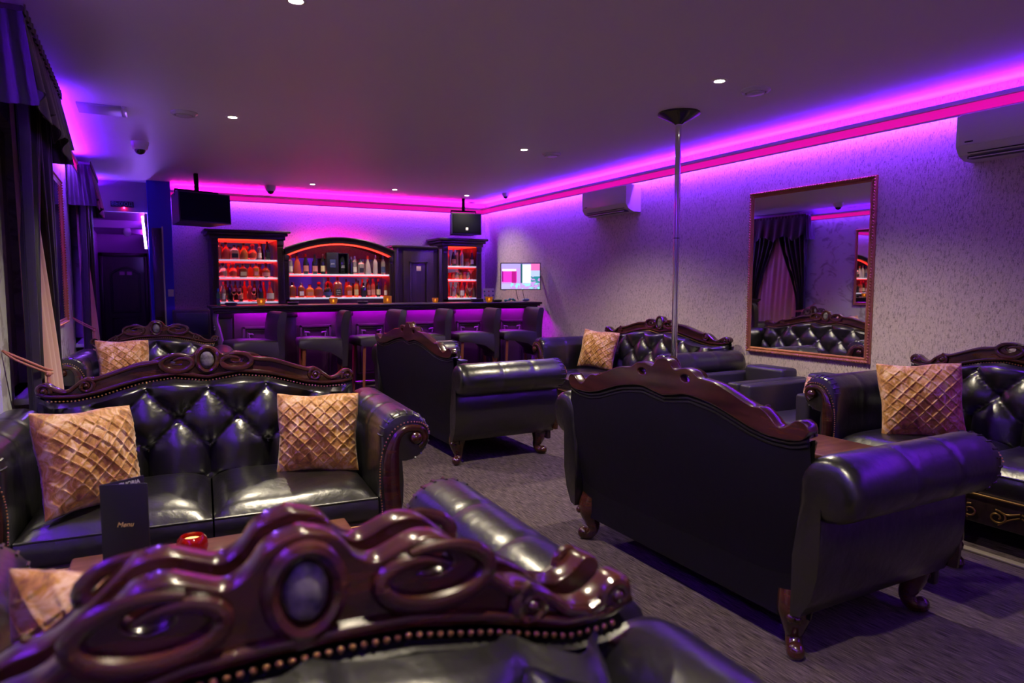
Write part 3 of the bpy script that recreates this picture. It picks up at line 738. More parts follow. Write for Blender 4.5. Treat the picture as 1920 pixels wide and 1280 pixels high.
for bx_ in bays:
    x = rel(bx_); zt = CZ - .09
    pn = MB().span((x - .27, .185, .10), (x + .27, .205, zt)).build('bay_panel', panel_m, bar)
    fo = MB(); a, b, z0, z1 = x - .185, x + .185, .30, zt - .15
    for i, w in ((0, .030), (.045, .014)):
        aa, bb, c0, c1 = a + i, b - i, z0 + i, z1 - i
        for A, B in (((aa, c0), (bb, c0 + w)), ((aa, c1 - w), (bb, c1)), ((aa, c0), (aa + w, c1)), ((bb - w, c0), (bb, c1))):
            fo.span((A[0], .166 + i * .2, A[1]), (B[0], .19, B[1]), .004)
    fo.build('panel_frame', panel_m, pn)
    for s in (-1, 1):
        q = MB(); cx, cz = x + s * .115, z1 - .085
        q.tube([(cx, .18, cz), (cx - s * .035, .18, cz), (cx - s * .045, .18, cz - .010)], .008, 6); q.tube([(cx, .18, cz), (cx, .18, cz - .03), (cx - s * .006, .18, cz - .05)], .008, 6); q.ball((cx, .178, cz), .012, 8, 6)
        q.build('corner_ornament', mat('ornament', (.30, .22, .30), .35), pn)
    MB().span((x - .24, .100, CZ - .063), (x + .24, .115, CZ - .057)).build('bay_light', magenta_led, bar)
# carved corbels at both ends
for s, xe in ((-1, rel(XC0) + .06), (1, rel(XC1) - .03)):
    cb = MB().tube(smooth_path([(xe, .13, CZ - .09), (xe + s * .01, .12, CZ - .16), (xe - s * .02, .13, CZ - .30), (xe - s * .045, .14, CZ - .5), (xe - s * .03, .15, .12), (xe - s * .03, .15, 0)], 5), .032, 10)
    for k in range(5): cb.ball((xe + s * .02, .11, CZ - .14 - .03 * k), .016, 8, 6)
    cb.build('carved_corbel', mat('bar_corbel', (.16, .10, .22), .4), bar)

# ------------------------------------------------------------------ back bar
YV = 9.42                                             # front of the back-bar cabinets
led_red = emis('shelf_led_red', (1.0, .016, .012), 7)
led_sheet = emis('shelf_led_sheet', (1.0, .012, .010), 3.0)
led_back = emis('shelf_led_back', (1.0, .012, .018), 14)
led_edge = emis('shelf_led_edge', (1.0, .06, .015), 1.3)
back_mirror = mat('tinted_mirror', (.55, .55, .62), .03, metal=1)
def cabinet(name, label, x0, x1, ztop, shelves, zin, group=None, arch=None, sidew=.085):
    r = thing(name, label, 'shelf unit', ((x0 + x1) / 2, YV, 0), 0, group); h = (x1 - x0) / 2; D = YB - YV - .004
    MB().span((-h, 0, 0), (-h + sidew, D, zin + .02), .004).build('side_panel', wood_dark, r)
    MB().span((h - sidew, 0, 0), (h, D, zin + .02), .004).build('side_panel', wood_dark, r)
    for s in (-1, 1):
        fl = MB()
        for k in range(5): fl.tube([(s * (h - sidew * (.18 + .16 * k)), -.002, shelves[-1]), (s * (h - sidew * (.18 + .16 * k)), -.002, zin - .10)], .005, 6)
        fl.span((s * h - (s * sidew if s > 0 else 0), -.012, zin - .07), (s * h + (0 if s > 0 else sidew), .01, zin), .004)
        fl.build('fluting', wood_dark, r)
    if arch is None:
        c = MB().span((-h - .02, -.02, zin), (h + .02, D, zin + .05), .005).span((-h - .05, -.05, zin + .05), (h + .05, D, zin + .085), .008).span((-h - .08, -.08, zin + .085), (h + .08, D, ztop), .008)
        c.build('cornice', wood_dark, r)
        MB().span((-h + sidew + .01, .02, zin - .006), (h - sidew - .01, D - .14, zin - .001)).build('red_led', led_sheet, r)
        MB().span((-h + sidew + .005, .005, zin - .010), (h - sidew - .005, .014, zin + .0)).build('led_edge', led_edge, r)
    else:
        zs, zt = arch; n = 28
        def arc(w, zs_, zt_): return [(-w + 2 * w * k / n, zs_ + (zt_ - zs_) * (1 - (2 * k / n - 1) ** 2)) for k in range(n + 1)]
        inn = arc(h - .02, zs, zt); out = arc(h - .002, zs + .075, zt + .075)
        secs = []
        for (xa, za), (xb, zb2) in zip(inn, out): secs.append([(xa, -.01, za), (xb, -.03, zb2), (xb, D, zb2), (xa, D, za)])
        MB().prism(secs).build('arched_pelmet', wood_dark, r)
        MB().tube([(x, -.034, z) for x, z in out], .012, 8).build('arch_moulding', wood_dark, r)
        MB().tube([(x * .97, .03, z - .012) for x, z in inn], .006, 6).build('red_led', led_red, r)
        MB().tube([(x * .985, .0, z - .004) for x, z in inn], .004, 6).build('led_edge', led_edge, r)
        MB().tube([(x * .93, D - .10, z + .012) for x, z in out], .010, 6).build('arch_glow_led', emis('arch_pink', (1, .004, .34), 26), r)
    MB().span((-h + sidew * .5, D - .13, shelves[-1] - .02), (h - sidew * .5, D - .12, zin + (0 if arch is None else -.03))).build('mirror_back', back_mirror, r)
    for k, z in enumerate(shelves):
        sh = MB().span((-h + sidew, .01, z - .022), (h - sidew, D - .13, z), .003).build('shelf', glass_shelf, r)
        if k: MB().span((-h + sidew + .01, .03, shelves[k - 1] - .027), (h - sidew - .01, D - .14, shelves[k - 1] - .0225)).build('shelf_led', led_sheet, sh)
    for z in shelves:
        MB().span((-h + sidew + .01, D - .150, z + .001), (h - sidew - .01, D - .142, z + .009)).build('back_led', led_back, r)
    MB().span((-h + .01, .0, 0), (h - .01, D, shelves[-1] - .024)).build('base_cabinet', wood_dark, r)
    return r
xA0, xA1 = at_y(397, 500, YV).x, at_y(533, 500, YV).x
xB1 = at_y(738, 500, YV).x; xD1 = at_y(830, 500, YV).x; xE1 = at_y(903, 500, YV).x
ZS = (1.726, 1.497, 1.184)
cabinet('shelf_cabinet', 'tall dark back-bar cabinet of backlit bottles at the corridor end', xA0, xA1, 2.10, ZS, 1.985, 'back-bar cabinets')
cabinet('shelf_cabinet', 'wide arched back-bar shelf unit with glowing red edge', xA1 + .002, xB1 - .002, 2.05, (1.547, 1.230), 1.80, 'back-bar cabinets', (1.80, 1.965), .06)
cabinet('shelf_cabinet', 'narrow dark corner cabinet of bottles and glasses below the loudspeaker', xD1 + .002, xE1, 2.09, (1.682, 1.481, 1.206), 1.97, 'back-bar cabinets')
wd_ = thing('wardrobe_door', 'plain dark panelled cupboard with a small plate between the shelf units', 'cupboard', ((xB1 + xD1) / 2, YV, 0)); hw = (xD1 - xB1) / 2
MB().span((-hw, .02, 0), (hw, .476, 1.93)).build('carcass', wood_dark, wd_)
MB().span((-hw - .03, -.03, 1.93), (hw - .085, .476, 1.965), .008).build('cornice', wood_dark, wd_)
dd = MB().span((-hw * .62, .0, .1), (hw * .62, .02, 1.90), .004).build('door', wood_dark, wd_)
fr = MB(); a, z0, z1 = hw * .38, .3, 1.74
for A, B in (((-a, z0), (a, z0 + .03)), ((-a, z1 - .03), (a, z1)), ((-a, z0), (-a + .03, z1)), ((a - .03, z0), (a, z1))): fr.span((A[0], -.014, A[1]), (B[0], .0, B[1]), .004)
fr.build('door_moulding', wood_dark, dd)
MB().span((-.035, -.006, 1.60), (.035, .0, 1.67), .001).build('sign_plate', mat('plate_mauve', (.5, .33, .36), .5), dd)
for s in (-1, 1): MB().span((s * hw * .98 - (.06 if s > 0 else 0), -.012, 0), (s * hw * .98 + (0 if s > 0 else .06), .02, 1.93), .006).build('stile', wood_dark, wd_)

# ------------------------------------------------------------------ bottles and glasses
PROF = {
 'wine':    [(.034, 0), (.037, .004), (.037, .18), (.034, .20), (.018, .235), (.0145, .25), (.0145, .305)],
 'champ':   [(.038, 0), (.042, .006), (.042, .14), (.038, .18), (.024, .235), (.016, .26), (.015, .31)],
 'decanter':[(.042, 0), (.048, .01), (.046, .06), (.040, .10), (.024, .13), (.014, .145), (.014, .185)],
 'round':   [(.030, 0), (.050, .02), (.056, .06), (.050, .10), (.030, .125), (.016, .135), (.015, .165)],
 'square':  [(.040, 0), (.044, .004), (.044, .135), (.040, .15), (.018, .17), (.014, .18), (.014, .215)],
 'flask':   [(.050, 0), (.056, .008), (.056, .09), (.048, .12), (.022, .14), (.016, .15), (.016, .18)],
 'tall':    [(.030, 0), (.033, .004), (.033, .20), (.028, .22), (.015, .24), (.014, .30)],
 'cone':    [(.050, 0), (.053, .01), (.036, .14), (.020, .19), (.014, .21), (.014, .27)],
 'jar':     [(.030, 0), (.034, .004), (.034, .105), (.032, .11), (.030, .11)],
}
CAPF = {k: (v[-1][0] * 1.12, v[-1][1]) for k, v in PROF.items()}
PM = {}
def bottle(px, z, kind, body, cap, label, lab=None, k=1.0, Y=9.50, capm=None, txt=None, group='bottles behind the bar', cat='bottle', name='bottle'):
    x = at_y(px, 520, Y).x
    r = thing(name, label, cat, (x, Y, z + .001), 0, group); r.scale = (k, k, k)
    sq = .75 if kind in ('square', 'flask') else None; P = PROF[kind]
    key = (kind, body.name)
    if key not in PM: PM[key] = MB().lathe(P, n=16, sq=sq).mesh('glass_body', body)
    link('glass_body', PM[key], r)
    cr, cz = CAPF[kind]; key = (kind, cap.name, 'c')
    if key not in PM: PM[key] = MB().lathe([(cr, cz - .045 if kind not in ('decanter', 'round', 'flask') else cz - .02), (cr * 1.05, cz - .006), (cr, cz + .004)] if kind != 'round' else [(cr, cz - .005), (cr * 1.6, cz + .015), (cr * 1.2, cz + .035), (.004, cz + .04)], n=14).mesh('cap', cap)
    link('cap', PM[key], r)
    if lab:
        key = (kind, lab.name, 'l'); rb = max(p[0] for p in P) * 1.015; lo, hi = (P[-1][1] * .13, P[-1][1] * .42)
        if key not in PM:
            if sq: PM[key] = MB().box((0, -rb * 1.0, (lo + hi) / 2), (rb * 1.35, .002, hi - lo)).mesh('paper_label', lab)
            else:
                n = 12; vs = [(rb * math.sin(R(-70 + 140 * q / n)), -rb * math.cos(R(-70 + 140 * q / n)), zz) for zz in (lo, hi) for q in range(n + 1)]
                PM[key] = MB().add(vs, [(q, q + 1, q + n + 2, q + n + 1) for q in range(n)]).mesh('paper_label', lab)
        lo_ = link('paper_label', PM[key], r)
        if txt:
            for q, tx in enumerate(txt):
                t_ = link('lettering', text_mesh(tx, .017 if len(tx) < 7 else .012, paper, .0006), lo_); t_.location = (0, -rb - .002, hi - .018 - .022 * q)
    return r
gR = liquid('ruby', (.80, .13, .08), .5); gA = liquid('amber', (.70, .24, .06), .45); gC = liquid('clear', (.92, .82, .84), .8)
gD = liquid('dark', (.012, .014, .012), 0); gP = liquid('frosted', (.62, .48, .52), .35); gG = liquid('green', (.05, .40, .12), .5)
gB = liquid('brown', (.28, .06, .03), .35); gGold = mat('gold_foil', (.6, .35, .10), .25, metal=1)
cK = mat('cap_black', (.012, .010, .012), .35); cR = mat('cap_red', (.5, .03, .02), .35); cG = gGold; cB = mat('cap_blue', (.03, .15, .55), .3); cS = mat('cap_silver', (.6, .6, .62), .25, metal=1)
lW = mat('label_white', (.70, .62, .60), .6); lK = mat('label_black', (.015, .015, .018), .5); lR = mat('label_rose', (.55, .20, .16), .6); lC = mat('label_cream', (.62, .50, .30), .6); lBlu = mat('label_navy', (.05, .06, .16), .5)
top_, mid_, low_ = ZS
L = 'on the top shelf of the corridor-end cabinet'
bottle(413.5, top_, 'tall', gC, cR, 'tall cut-glass bottle with red stopper ' + L, k=.72)
bottle(425, top_, 'decanter', gR, cK, 'ruby decanter with black stopper ' + L, k=1.15)
bottle(441, top_, 'flask', gC, cK, 'wide clear flask with black label ' + L, lK, 1.0)
bottle(458.5, top_, 'decanter', gA, cK, 'amber decanter with pointed shoulders ' + L, k=1.1)
bottle(475, top_, 'round', gR, cR, 'round ruby decanter with ball stopper ' + L)
bottle(488, top_, 'tall', gC, cR, 'slim clear bottle with pale label ' + L, lW, .72)
bottle(502.5, top_, 'champ', gD, cK, 'tall almost black bottle ' + L, lK, .78)
L = 'on the middle shelf of the corridor-end cabinet'
bottle(419, mid_, 'round', gC, cK, 'globe-shaped clear bottle ' + L, k=.92)
bottle(437.5, mid_, 'round', gR, cR, 'bulb-shaped ruby decanter with large stopper ' + L, k=.93)
bottle(456, mid_, 'flask', gB, cK, 'broad dark flask with cream label ' + L, lC, .95)
bottle(480.5, mid_, 'square', gA, cK, 'square amber decanter ' + L, lR, .85)
bottle(499, mid_, 'round', gB, cK, 'squat brown bottle with rose label ' + L, lR, .95)
L = 'on the lowest shelf of the corridor-end cabinet'
bottle(417.5, low_, 'champ', gC, cR, 'clear bottle with red neck and pale label ' + L, lW, .82)
bottle(431, low_, 'champ', gD, cK, 'black bottle with round shoulders ' + L, None, .86)
bottle(450, low_, 'wine', gD, cK, 'black wine bottle with rose label ' + L, lR, .86)
bottle(468, low_, 'tall', gR, cR, 'slender ruby bottle ' + L, None, .88)
bottle(487.5, low_, 'champ', gD, cK, 'black champagne bottle behind the amber candle ' + L, lK, .86)
bottle(505.5, low_, 'cone', gR, cR, 'cone-shaped ruby bottle with white label ' + L, lW, .95)
L = 'on the upper arched shelf'; u_, d_ = 1.547, 1.230
bottle(545.5, u_, 'tall', gC, cR, 'clear bottle with pale strip label at the end ' + L, lW, .80)
bottle(558, u_, 'cone', gR, cK, 'cone-shaped ruby bottle with black collar ' + L, None, 1.05)
bottle(574, u_, 'champ', gD, cR, 'dark champagne bottle with red foil ' + L, lR, .86)
bottle(591, u_, 'champ', gD, cK, 'dark champagne bottle with shield label ' + L, lR, .84)
bottle(606, u_, 'wine', gD, cG, 'black bottle with gold neck band ' + L, lC, .88)
bottle(659, u_, 'tall', gD, cS, 'slim black bottle beside the gift box ' + L, None, .80)
bottle(665.5, u_, 'tall', gC, cS, 'slim silver bottle ' + L, lW, .82)
bottle(677, u_, 'square', gC, cK, 'square clear bottle with dark band ' + L, lK, .98)
bottle(690, u_, 'cone', gP, cR, 'pink frosted bottle with long neck ' + L, None, .95)
bottle(704, u_, 'wine', gP, cS, 'white frosted bottle ' + L, None, .88)
bottle(718.5, u_, 'wine', gC, cB, 'clear bottle with navy label ' + L, lBlu, .86)
L = 'on the lower arched shelf'
bottle(547.5, d_, 'square', gB, cK, 'lattice-cut dark bottle at the end ' + L, None, .95)
bottle(564, d_, 'square', gB, cS, 'brown square bottle with white label ' + L, lW, .92)
bottle(580, d_, 'flask', gA, cR, 'squat amber bottle with rose label ' + L, lR, .95)
bottle(597, d_, 'flask', gB, cK, 'squat ruby-brown bottle with antler emblem ' + L, None, .95)
bottle(614, d_, 'round', gD, cR, 'round black bottle with crossed emblem ' + L, lBlu, 1.05)
bottle(632.5, d_, 'square', gB, cK, 'large square whiskey bottle with black label ' + L, lK, 1.28, txt=('JACK', "DANIEL'S", 'No. 7'))
bottle(653.5, d_, 'square', liquid('honey', (.62, .10, .02), .5), cR, 'bright red square bottle ' + L, lR, .98)
bottle(667.5, d_, 'wine', gA, cK, 'amber bottle with cream label ' + L, lC, .82)
bottle(681, d_, 'square', gD, cK, 'black bottle with slanted label ' + L, lK, .9)
bottle(691, d_, 'wine', gB, cK, 'slim brown bottle with rose strip label ' + L, lR, .76)
bottle(699, d_, 'wine', gR, cR, 'slim ruby bottle with diamond label ' + L, lR, .83)
bottle(709, d_, 'wine', gD, cR, 'green-black bottle with cream label ' + L, lC, .83)
bottle(722.5, d_, 'tall', gB, cR, 'slender brown bottle with pale label behind the orange candle ' + L, lW, .72)
gb = thing('gift_box', 'black gift box with a display bottle on the upper arched shelf', 'box', (at_y(633, 500, 9.50).x, 9.50, u_ + .001))
MB().span((-.155, -.05, 0), (.0, .06, .295), .003).build('box_body', black_plastic, gb)
MB().span((.0, .045, 0), (.145, .06, .29), .001).span((.13, -.05, 0), (.145, .06, .29), .001).span((.0, -.05, 0), (.145, .06, .01), .001).span((.0, -.05, .28), (.145, .06, .29), .001).build('open_half', black_plastic, gb)
MB().lathe([(p[0] * .95, p[1] * .95 + .012) for p in PROF['champ']][:-1] + [(.012, .265)], (.066, .0, 0), 14).build('display_bottle', gD, gb)
t_ = link('lettering', text_mesh("JACK", .020, paper), gb); t_.location = (.066, -.043, .11)
t_ = link('lettering', text_mesh("DANIEL'S", .014, paper), gb); t_.location = (.066, -.043, .09)
MB().span((-.115, -.052, .09), (-.04, -.05, .20)).build('box_plaque', lBlu, gb)
t_ = link('lettering', text_mesh("JACK", .022, paper), gb); t_.location = (-.078, -.053, .14)
L = 'in the corner cabinet'; e0, e1, e2 = 1.682, 1.481, 1.206
bottle(850.5, e0, 'champ', gD, cR, 'dark bottle with rose label on the top shelf ' + L, lR, .8)
bottle(857, e0, 'tall', gC, cK, 'clear tube-shaped bottle with dark lid on the top shelf ' + L, None, .80)
bottle(866, e0, 'wine', mat('canister', (.55, .5, .55), .3, metal=1), cR, 'silver canister with big red top on the top shelf ' + L, None, .86)
bottle(875.5, e0, 'jar', gC, cR, 'small clear jar on the top shelf ' + L, None, 1.0, cat='jar', name='jar')
bottle(884.5, e0, 'champ', gD, cR, 'dark green champagne bottle with red foil on the top shelf ' + L, lW, .78)
for k, px in enumerate((849, 856, 863, 870, 877)):
    bottle(px, e1, 'jar', (gR, gC, gA, gR, gC)[k], (cR, cS, cG, cR, cS)[k], ('ruby tumbler at the end', 'clear tumbler with silver rim', 'amber tumbler with gold rim', 'ruby tumbler beside the amber one', 'clear tumbler beside the martini glass')[k] + ' on the middle shelf ' + L, None, .95, cat='glass', name='tumbler')
bottle(850, e2, 'tall', gP, cS, 'white bottle on the lowest shelf ' + L, None, .66)
bottle(858.5, e2, 'champ', gGold, cG, 'gold foil champagne bottle on the lowest shelf ' + L, None, .70)
bottle(866, e2, 'champ', gR, cR, 'rose champagne bottle with white label on the lowest shelf ' + L, lW, .84)
bottle(875.5, e2, 'champ', gGold, cR, 'gold champagne bottle with red foil on the lowest shelf ' + L, None, .74)
bottle(887, e2, 'tall', mat('olive_bottle', (.18, .14, .04), .25), cS, 'slim olive bottle with silver cap on the lowest shelf ' + L, None, .74)
def stemglass(px, z, Y, label, mt, bowl, group='stemmed glasses behind the bar'):
    x = at_y(px, 540, Y).x; r = thing('stemmed_glass', label, 'glass', (x, Y, z + .001), 0, group)
    MB().lathe([(.032, 0), (.030, .004), (.005, .008), (.004, .085)], n=14).build('stem', mt, r)
    MB().lathe(bowl, n=16, close=False).build('bowl', mt, r)
gob = [(.004, .083), (.022, .095), (.032, .115), (.034, .14), (.030, .175), (.028, .175), (.031, .14), (.029, .117), (.004, .088)]
mar = [(.004, .083), (.05, .15), (.048, .15), (.004, .088)]
copper = mat('rose_copper', (.75, .30, .18), .22, metal=1)
stemglass(438, low_, 9.45, 'rose copper goblet next to the black wine bottle', copper, gob)
stemglass(448, low_, 9.44, 'rose copper goblet in front of the black wine bottle', copper, gob)
stemglass(475.5, low_, 9.45, 'rose copper goblet beside the slender ruby bottle', copper, gob)
stemglass(884, e1, 9.5, 'martini glass on the middle shelf in the corner cabinet', glass, mar)
stemglass(881, e2, 9.455, 'martini glass on the lowest shelf in the corner cabinet', glass, mar)

# things on the counter
def amber(px, label, k=1, sq=False, Y=8.25):
    p = at_z(px, 566, CZ); r = thing('candle_holder', label, 'candle', (at_y(px, 560, Y).x, Y, CZ), 0, 'amber candle holders'); r.scale = (k, k, k)
    if sq: MB().lathe([(.045, 0), (.048, .004), (.048, .085), (.044, .085), (.044, .01)], n=16).build('glass_cup', amber_glass, r)
    else: MB().lathe([(.028, 0), (.040, .012), (.050, .045), (.050, .075), (.046, .075), (.046, .045), (.036, .016)], n=16).build('glass_cup', amber_glass, r)
    MB().lathe([(.030, .012), (.030, .030)], n=12).build('wax', mat('wax', (.8, .6, .35), .5, emit=(1, .5, .1), estr=.25), r)  # wax emits a little, standing in for light from the flame
    MB().ball((0, 0, .042), .009, 8, 6, (1, 1, 1.6)).build('flame', flame, r)
amber(489.5, 'amber glass candle on the bar in front of the corridor-end cabinet')
amber(625, 'amber glass candle on the bar below the gift box')
amber(726.5, 'bright orange square candle on the bar at the end of the arched shelves', 1.1, True)
amber(816, 'small amber candle on the bar in front of the cupboard', .85)
amber(917, 'amber glass candle on the bar before the white flowered card', Y=8.10)
for px, lb in ((433, 'black ashtray on the bar near the green bottle'), (549, 'black ashtray on the bar at the start of the arched shelves'), (680, 'black ashtray on the bar below the frosted bottles'), (932.5, 'black ashtray on the bar beside the white flowered card')):
    o = MB().lathe([(.045, 0), (.062, .006), (.066, .030), (.058, .034), (.050, .014), (.01, .012)], n=18).build('ashtray', black_plastic); o.location = (at_y(px, 560, 8.20).x, 8.20, CZ); tag(o, lb, 'ashtray', 'ashtrays on the bar')
g = bottle(408, CZ, 'tall', gG, cB, 'green soap bottle with blue top on the bar end', lBlu, .62, Y=8.22, group='things on the bar')
cd = thing('card_stand', 'white card with coloured flowers standing on the bar', 'card', (at_y(917, 540, 8.26).x, 8.26, CZ), R(-12))
cd.rotation_euler.x = R(-9)
MB().span((-.075, -.004, 0), (.075, .004, .185), .001).build('card', paper, cd)
for k in range(9):
    x, z = -.05 + .05 * (k % 3) + .008 * ((k * 7) % 3 - 1), .035 + .055 * (k // 3)
    MB().lathe([(.012, 0), (.012, .001)], n=8).build('printed_flower', mat('ink_%d' % (k % 3), ((.05, .30, .35), (.6, .12, .18), (.10, .10, .30))[k % 3], .6), cd).matrix_local = Matrix.Translation((x, -.0045, z)) @ Matrix.Rotation(PI / 2, 4, 'X')
o = MB().tube(smooth_path([(-.08, 0, .01), (-.03, -.02, .015), (.02, .0, .03), (.06, -.01, .022), (.09, .01, .012)], 5), [.012 + .006 * math.sin(k) for k in range(21)], 8).build('cloth', mat('teal_cloth', (.05, .36, .26), .8)); o.location = (at_y(955, 562, 8.3).x, 8.3, CZ + .006); tag(o, 'crumpled green cloth lying on the bar below the television', 'cloth')
o = MB().ball((0, 0, .022), 1, 12, 8, (.055, .03, .022)).build('computer_mouse', mat('pale_plastic', (.30, .45, .6), .4)); o.location = (at_y(986, 562, 8.3).x, 8.3, CZ); tag(o, 'small pale computer mouse on the bar below the television', 'mouse')
o = MB().span((-.10, -.03, 0), (.09, .03, .045), .006).build('card_terminal', black_plastic); o.location = (at_y(897, 562, 8.36).x, 8.36, CZ); tag(o, 'small black device lying beside the white flowered card', 'device')

# ------------------------------------------------------------------ bar stools (standing sideways to the bar)
def stool(loc, rz, label):
    r = thing('bar_stool', label, 'stool', loc, rz, 'leather bar stools')
    # faces -x, back on +x
    st = MB(); secs = []
    for x, zb_, zt in ((-.26, .735, .795), (-.245, .715, .812), (-.10, .70, .822), (.08, .66, .815), (.20, .57, .805), (.215, .55, .80)):
        secs.append([(x, -.215, zb_), (x, -.22, zt - .02), (x, -.20, zt), (x, .20, zt), (x, .22, zt - .02), (x, .215, zb_)])
    st.prism(secs).build('seat', stool_leather, r, 50)
    bk = []
    for z, x0, x1 in ((.50, .195, .25), (.70, .20, .262), (.85, .185, .262), (.98, .19, .275), (1.08, .215, .292), (1.105, .235, .295), (1.112, .25, .285)):
        w = .22 if z < 1.1 else .20; bk.append([(x0, -w, z), (x1, -w, z), (x1 + .004, 0, z), (x1, w, z), (x0, w, z), (x0 - .008, 0, z)])
    MB().prism(bk).build('backrest', stool_leather, r, 50)
    for x in (-.20, .21):
        for y in (-.175, .175):
            dx = -.03 if x < 0 else .03; MB().tube([(x, y, .74 if x < 0 else .52), (x + dx, y * 1.08, 0)], [.024, .016], 4).build('leg', stool_wood, r, 20)
    q = MB()
    for a, b in (((-.215, -.18), (-.215, .18)), ((.225, -.18), (.225, .18)), ((-.215, -.18), (.225, -.18)), ((-.215, .18), (.225, .18))): q.tube([(*a, .26), (*b, .26)], .012, 6)
    q.build('footrest', chrome, r)
    return r
YST = 7.72
sx = [at_y(px, 600, YST).x - .24 for px in (518, 642, 742, 830, 920, 998)]
sl = ['brown leather bar stool at the corridor end of the bar', 'brown leather bar stool in front of the bay below the gift box', 'brown leather bar stool partly hidden behind the long sofa crest', 'brown leather bar stool in front of the dark cupboard bay, only its back showing', 'brown leather bar stool before the corner cabinet', 'brown leather bar stool next to the grey wall']
s0 = stool((sx[0], YST, 0), R(8), sl[0])
for k in range(1, 6): dup(s0, (sx[k], YST, 0), R((8, -6, 3, -4, -6, -5)[k]), sl[k])

# ------------------------------------------------------------------ loudspeakers, television, cabinet
def speaker(loc, rz, rx, w, h, d, label, badge=True):
    r = thing('loudspeaker', label, 'loudspeaker', loc, rz, 'ceiling-hung loudspeakers'); r.rotation_euler.x = rx
    n = [(-w / 2, -d / 2), (w / 2, -d / 2), (w * .36, d / 2), (-w * .36, d / 2)]
    MB().prism([[(x, y, z) for x, y in n] for z in (-h / 2, h / 2)]).build('cabinet_body', black_plastic, r, 20)
    MB().span((-w / 2 + .015, -d / 2 - .012, -h / 2 + .015), (w / 2 - .015, -d / 2, h / 2 - .015), .006).build('grille', black_cloth, r)
    if badge: MB().span((-.02, -d / 2 - .016, -h / 2 + .06), (.02, -d / 2 - .012, -h / 2 + .10), .002).build('badge', mat('badge_grey', (.5, .48, .5), .4), r)
    b = MB().tube([(-w * .42, 0, h / 2 - .03), (-w * .42, 0, h / 2 + .04), (w * .42, 0, h / 2 + .04), (w * .42, 0, h / 2 - .03)], .012, 6); b.span((-.02, -.02, h / 2 + .03), (.02, .02, ZC - loc[2]), .004)
    b.build('bracket', black_cloth, r)
    return r
p = at_y(869, 421, 9.40); speaker((p.x, 9.40, p.z), R(-6), 0, .46, .31, .30, 'black loudspeaker hung above the corner cabinet')
p = at_y(371, 393, 8.75); speaker((p.x, 8.75, p.z), R(22), R(-3), .60, .34, .36, 'larger black loudspeaker hung beside the blue column', False)
tv = thing('television', 'small flat television showing camera pictures on the wall above the bar end', 'television', tuple(at_y(976, 518, 8.16)), R(-28))
MB().span((-.275, -.012, -.185), (.275, .022, .185), .006).build('casing', black_plastic, tv)
scr = bpy.data.materials.new('screen_picture'); scr.use_nodes = True
N, Lk, B = scr.node_tree.nodes, scr.node_tree.links, scr.node_tree.nodes['Principled BSDF']
B.inputs['Base Color'].default_value = (0, 0, 0, 1); B.inputs['Roughness'].default_value = .2
MB().span((-.262, -.0145, -.172), (.262, -.012, .172)).build('screen', scr, tv)
tc = N.new('ShaderNodeTexCoord'); sp_ = N.new('ShaderNodeSeparateXYZ'); Lk.new(tc.outputs['Object'], sp_.inputs[0])
nz = N.new('ShaderNodeTexNoise'); nz.inputs['Scale'].default_value = 28; nz.inputs['Detail'].default_value = 3; Lk.new(tc.outputs['Object'], nz.inputs['Vector'])
def mathn(op, a, b=None, c=None):
    n_ = N.new('ShaderNodeMath'); n_.operation = op
    for i_, v_ in enumerate((a, b, c)):
        if v_ is None: continue
        if isinstance(v_, (int, float)): n_.inputs[i_].default_value = v_
        else: Lk.new(v_, n_.inputs[i_])
    return n_.outputs[0]
def rect(x0, x1, z0, z1):
    X_, Z_ = sp_.outputs['X'], sp_.outputs['Z']
    return mathn('MULTIPLY', mathn('MULTIPLY', mathn('GREATER_THAN', X_, x0), mathn('LESS_THAN', X_, x1)), mathn('MULTIPLY', mathn('GREATER_THAN', Z_, z0), mathn('LESS_THAN', Z_, z1)))
col_out = None
def layer(mask, col, prev):
    mx = N.new('ShaderNodeMix'); mx.data_type = 'RGBA'
    Lk.new(mask, mx.inputs[0]) if not isinstance(mask, (int, float)) else None
    if prev is None: mx.inputs[6].default_value = (.55, .30, .75, 1)
    else: Lk.new(prev, mx.inputs[6])
    mx.inputs[7].default_value = (*col, 1); return mx.outputs[2]
o_ = layer(rect(-.3, .3, .11, .2), (.45, .35, .8), None)
o_ = layer(rect(-.25, -.06, .06, .10), (.95, .85, 1), o_)
o_ = layer(rect(-.255, -.05, -.08, .07), (.85, .04, .55), o_); o_ = layer(rect(-.12, -.06, -.09, .07), (.45, .01, .22), o_); o_ = layer(rect(-.255, -.235, -.07, .07), (.3, .0, .2), o_)
o_ = layer(rect(.0, .025, -.09, .17), (.02, .10, .14), o_); o_ = layer(rect(.025, .14, -.09, .16), (.75, .95, .95), o_)
o_ = layer(rect(.14, .262, .08, .172), (.75, .15, .45), o_); o_ = layer(rect(.14, .262, .0, .08), (.45, .55, .85), o_)
o_ = layer(mathn('MULTIPLY', rect(.14, .262, -.172, .0), mathn('GREATER_THAN', nz.outputs['Fac'], .5)), (.02, .25, .28), o_)
o_ = layer(mathn('MULTIPLY', rect(-.14, .262, -.172, -.09), mathn('GREATER_THAN', nz.outputs['Fac'], .53)), (.30, .75, .75), o_)
o_ = layer(rect(-.262, -.14, -.172, -.10), (.50, .45, .8), o_)
Lk.new(o_, B.inputs['Emission Color']); B.inputs['Emission Strength'].default_value = 1.0
MB().tube([(0, .02, 0), (.05, .10, 0), (.285, .13, 0)], .016, 6).build('wall_arm', black_plastic, tv)
for dx in (-.06, .03): MB().tube(smooth_path([(dx, .01, -.18), (dx + .01, .03, -.25), (dx + .03, .02, -.325)], 5), .004, 6).build('cable', black_plastic, tv)
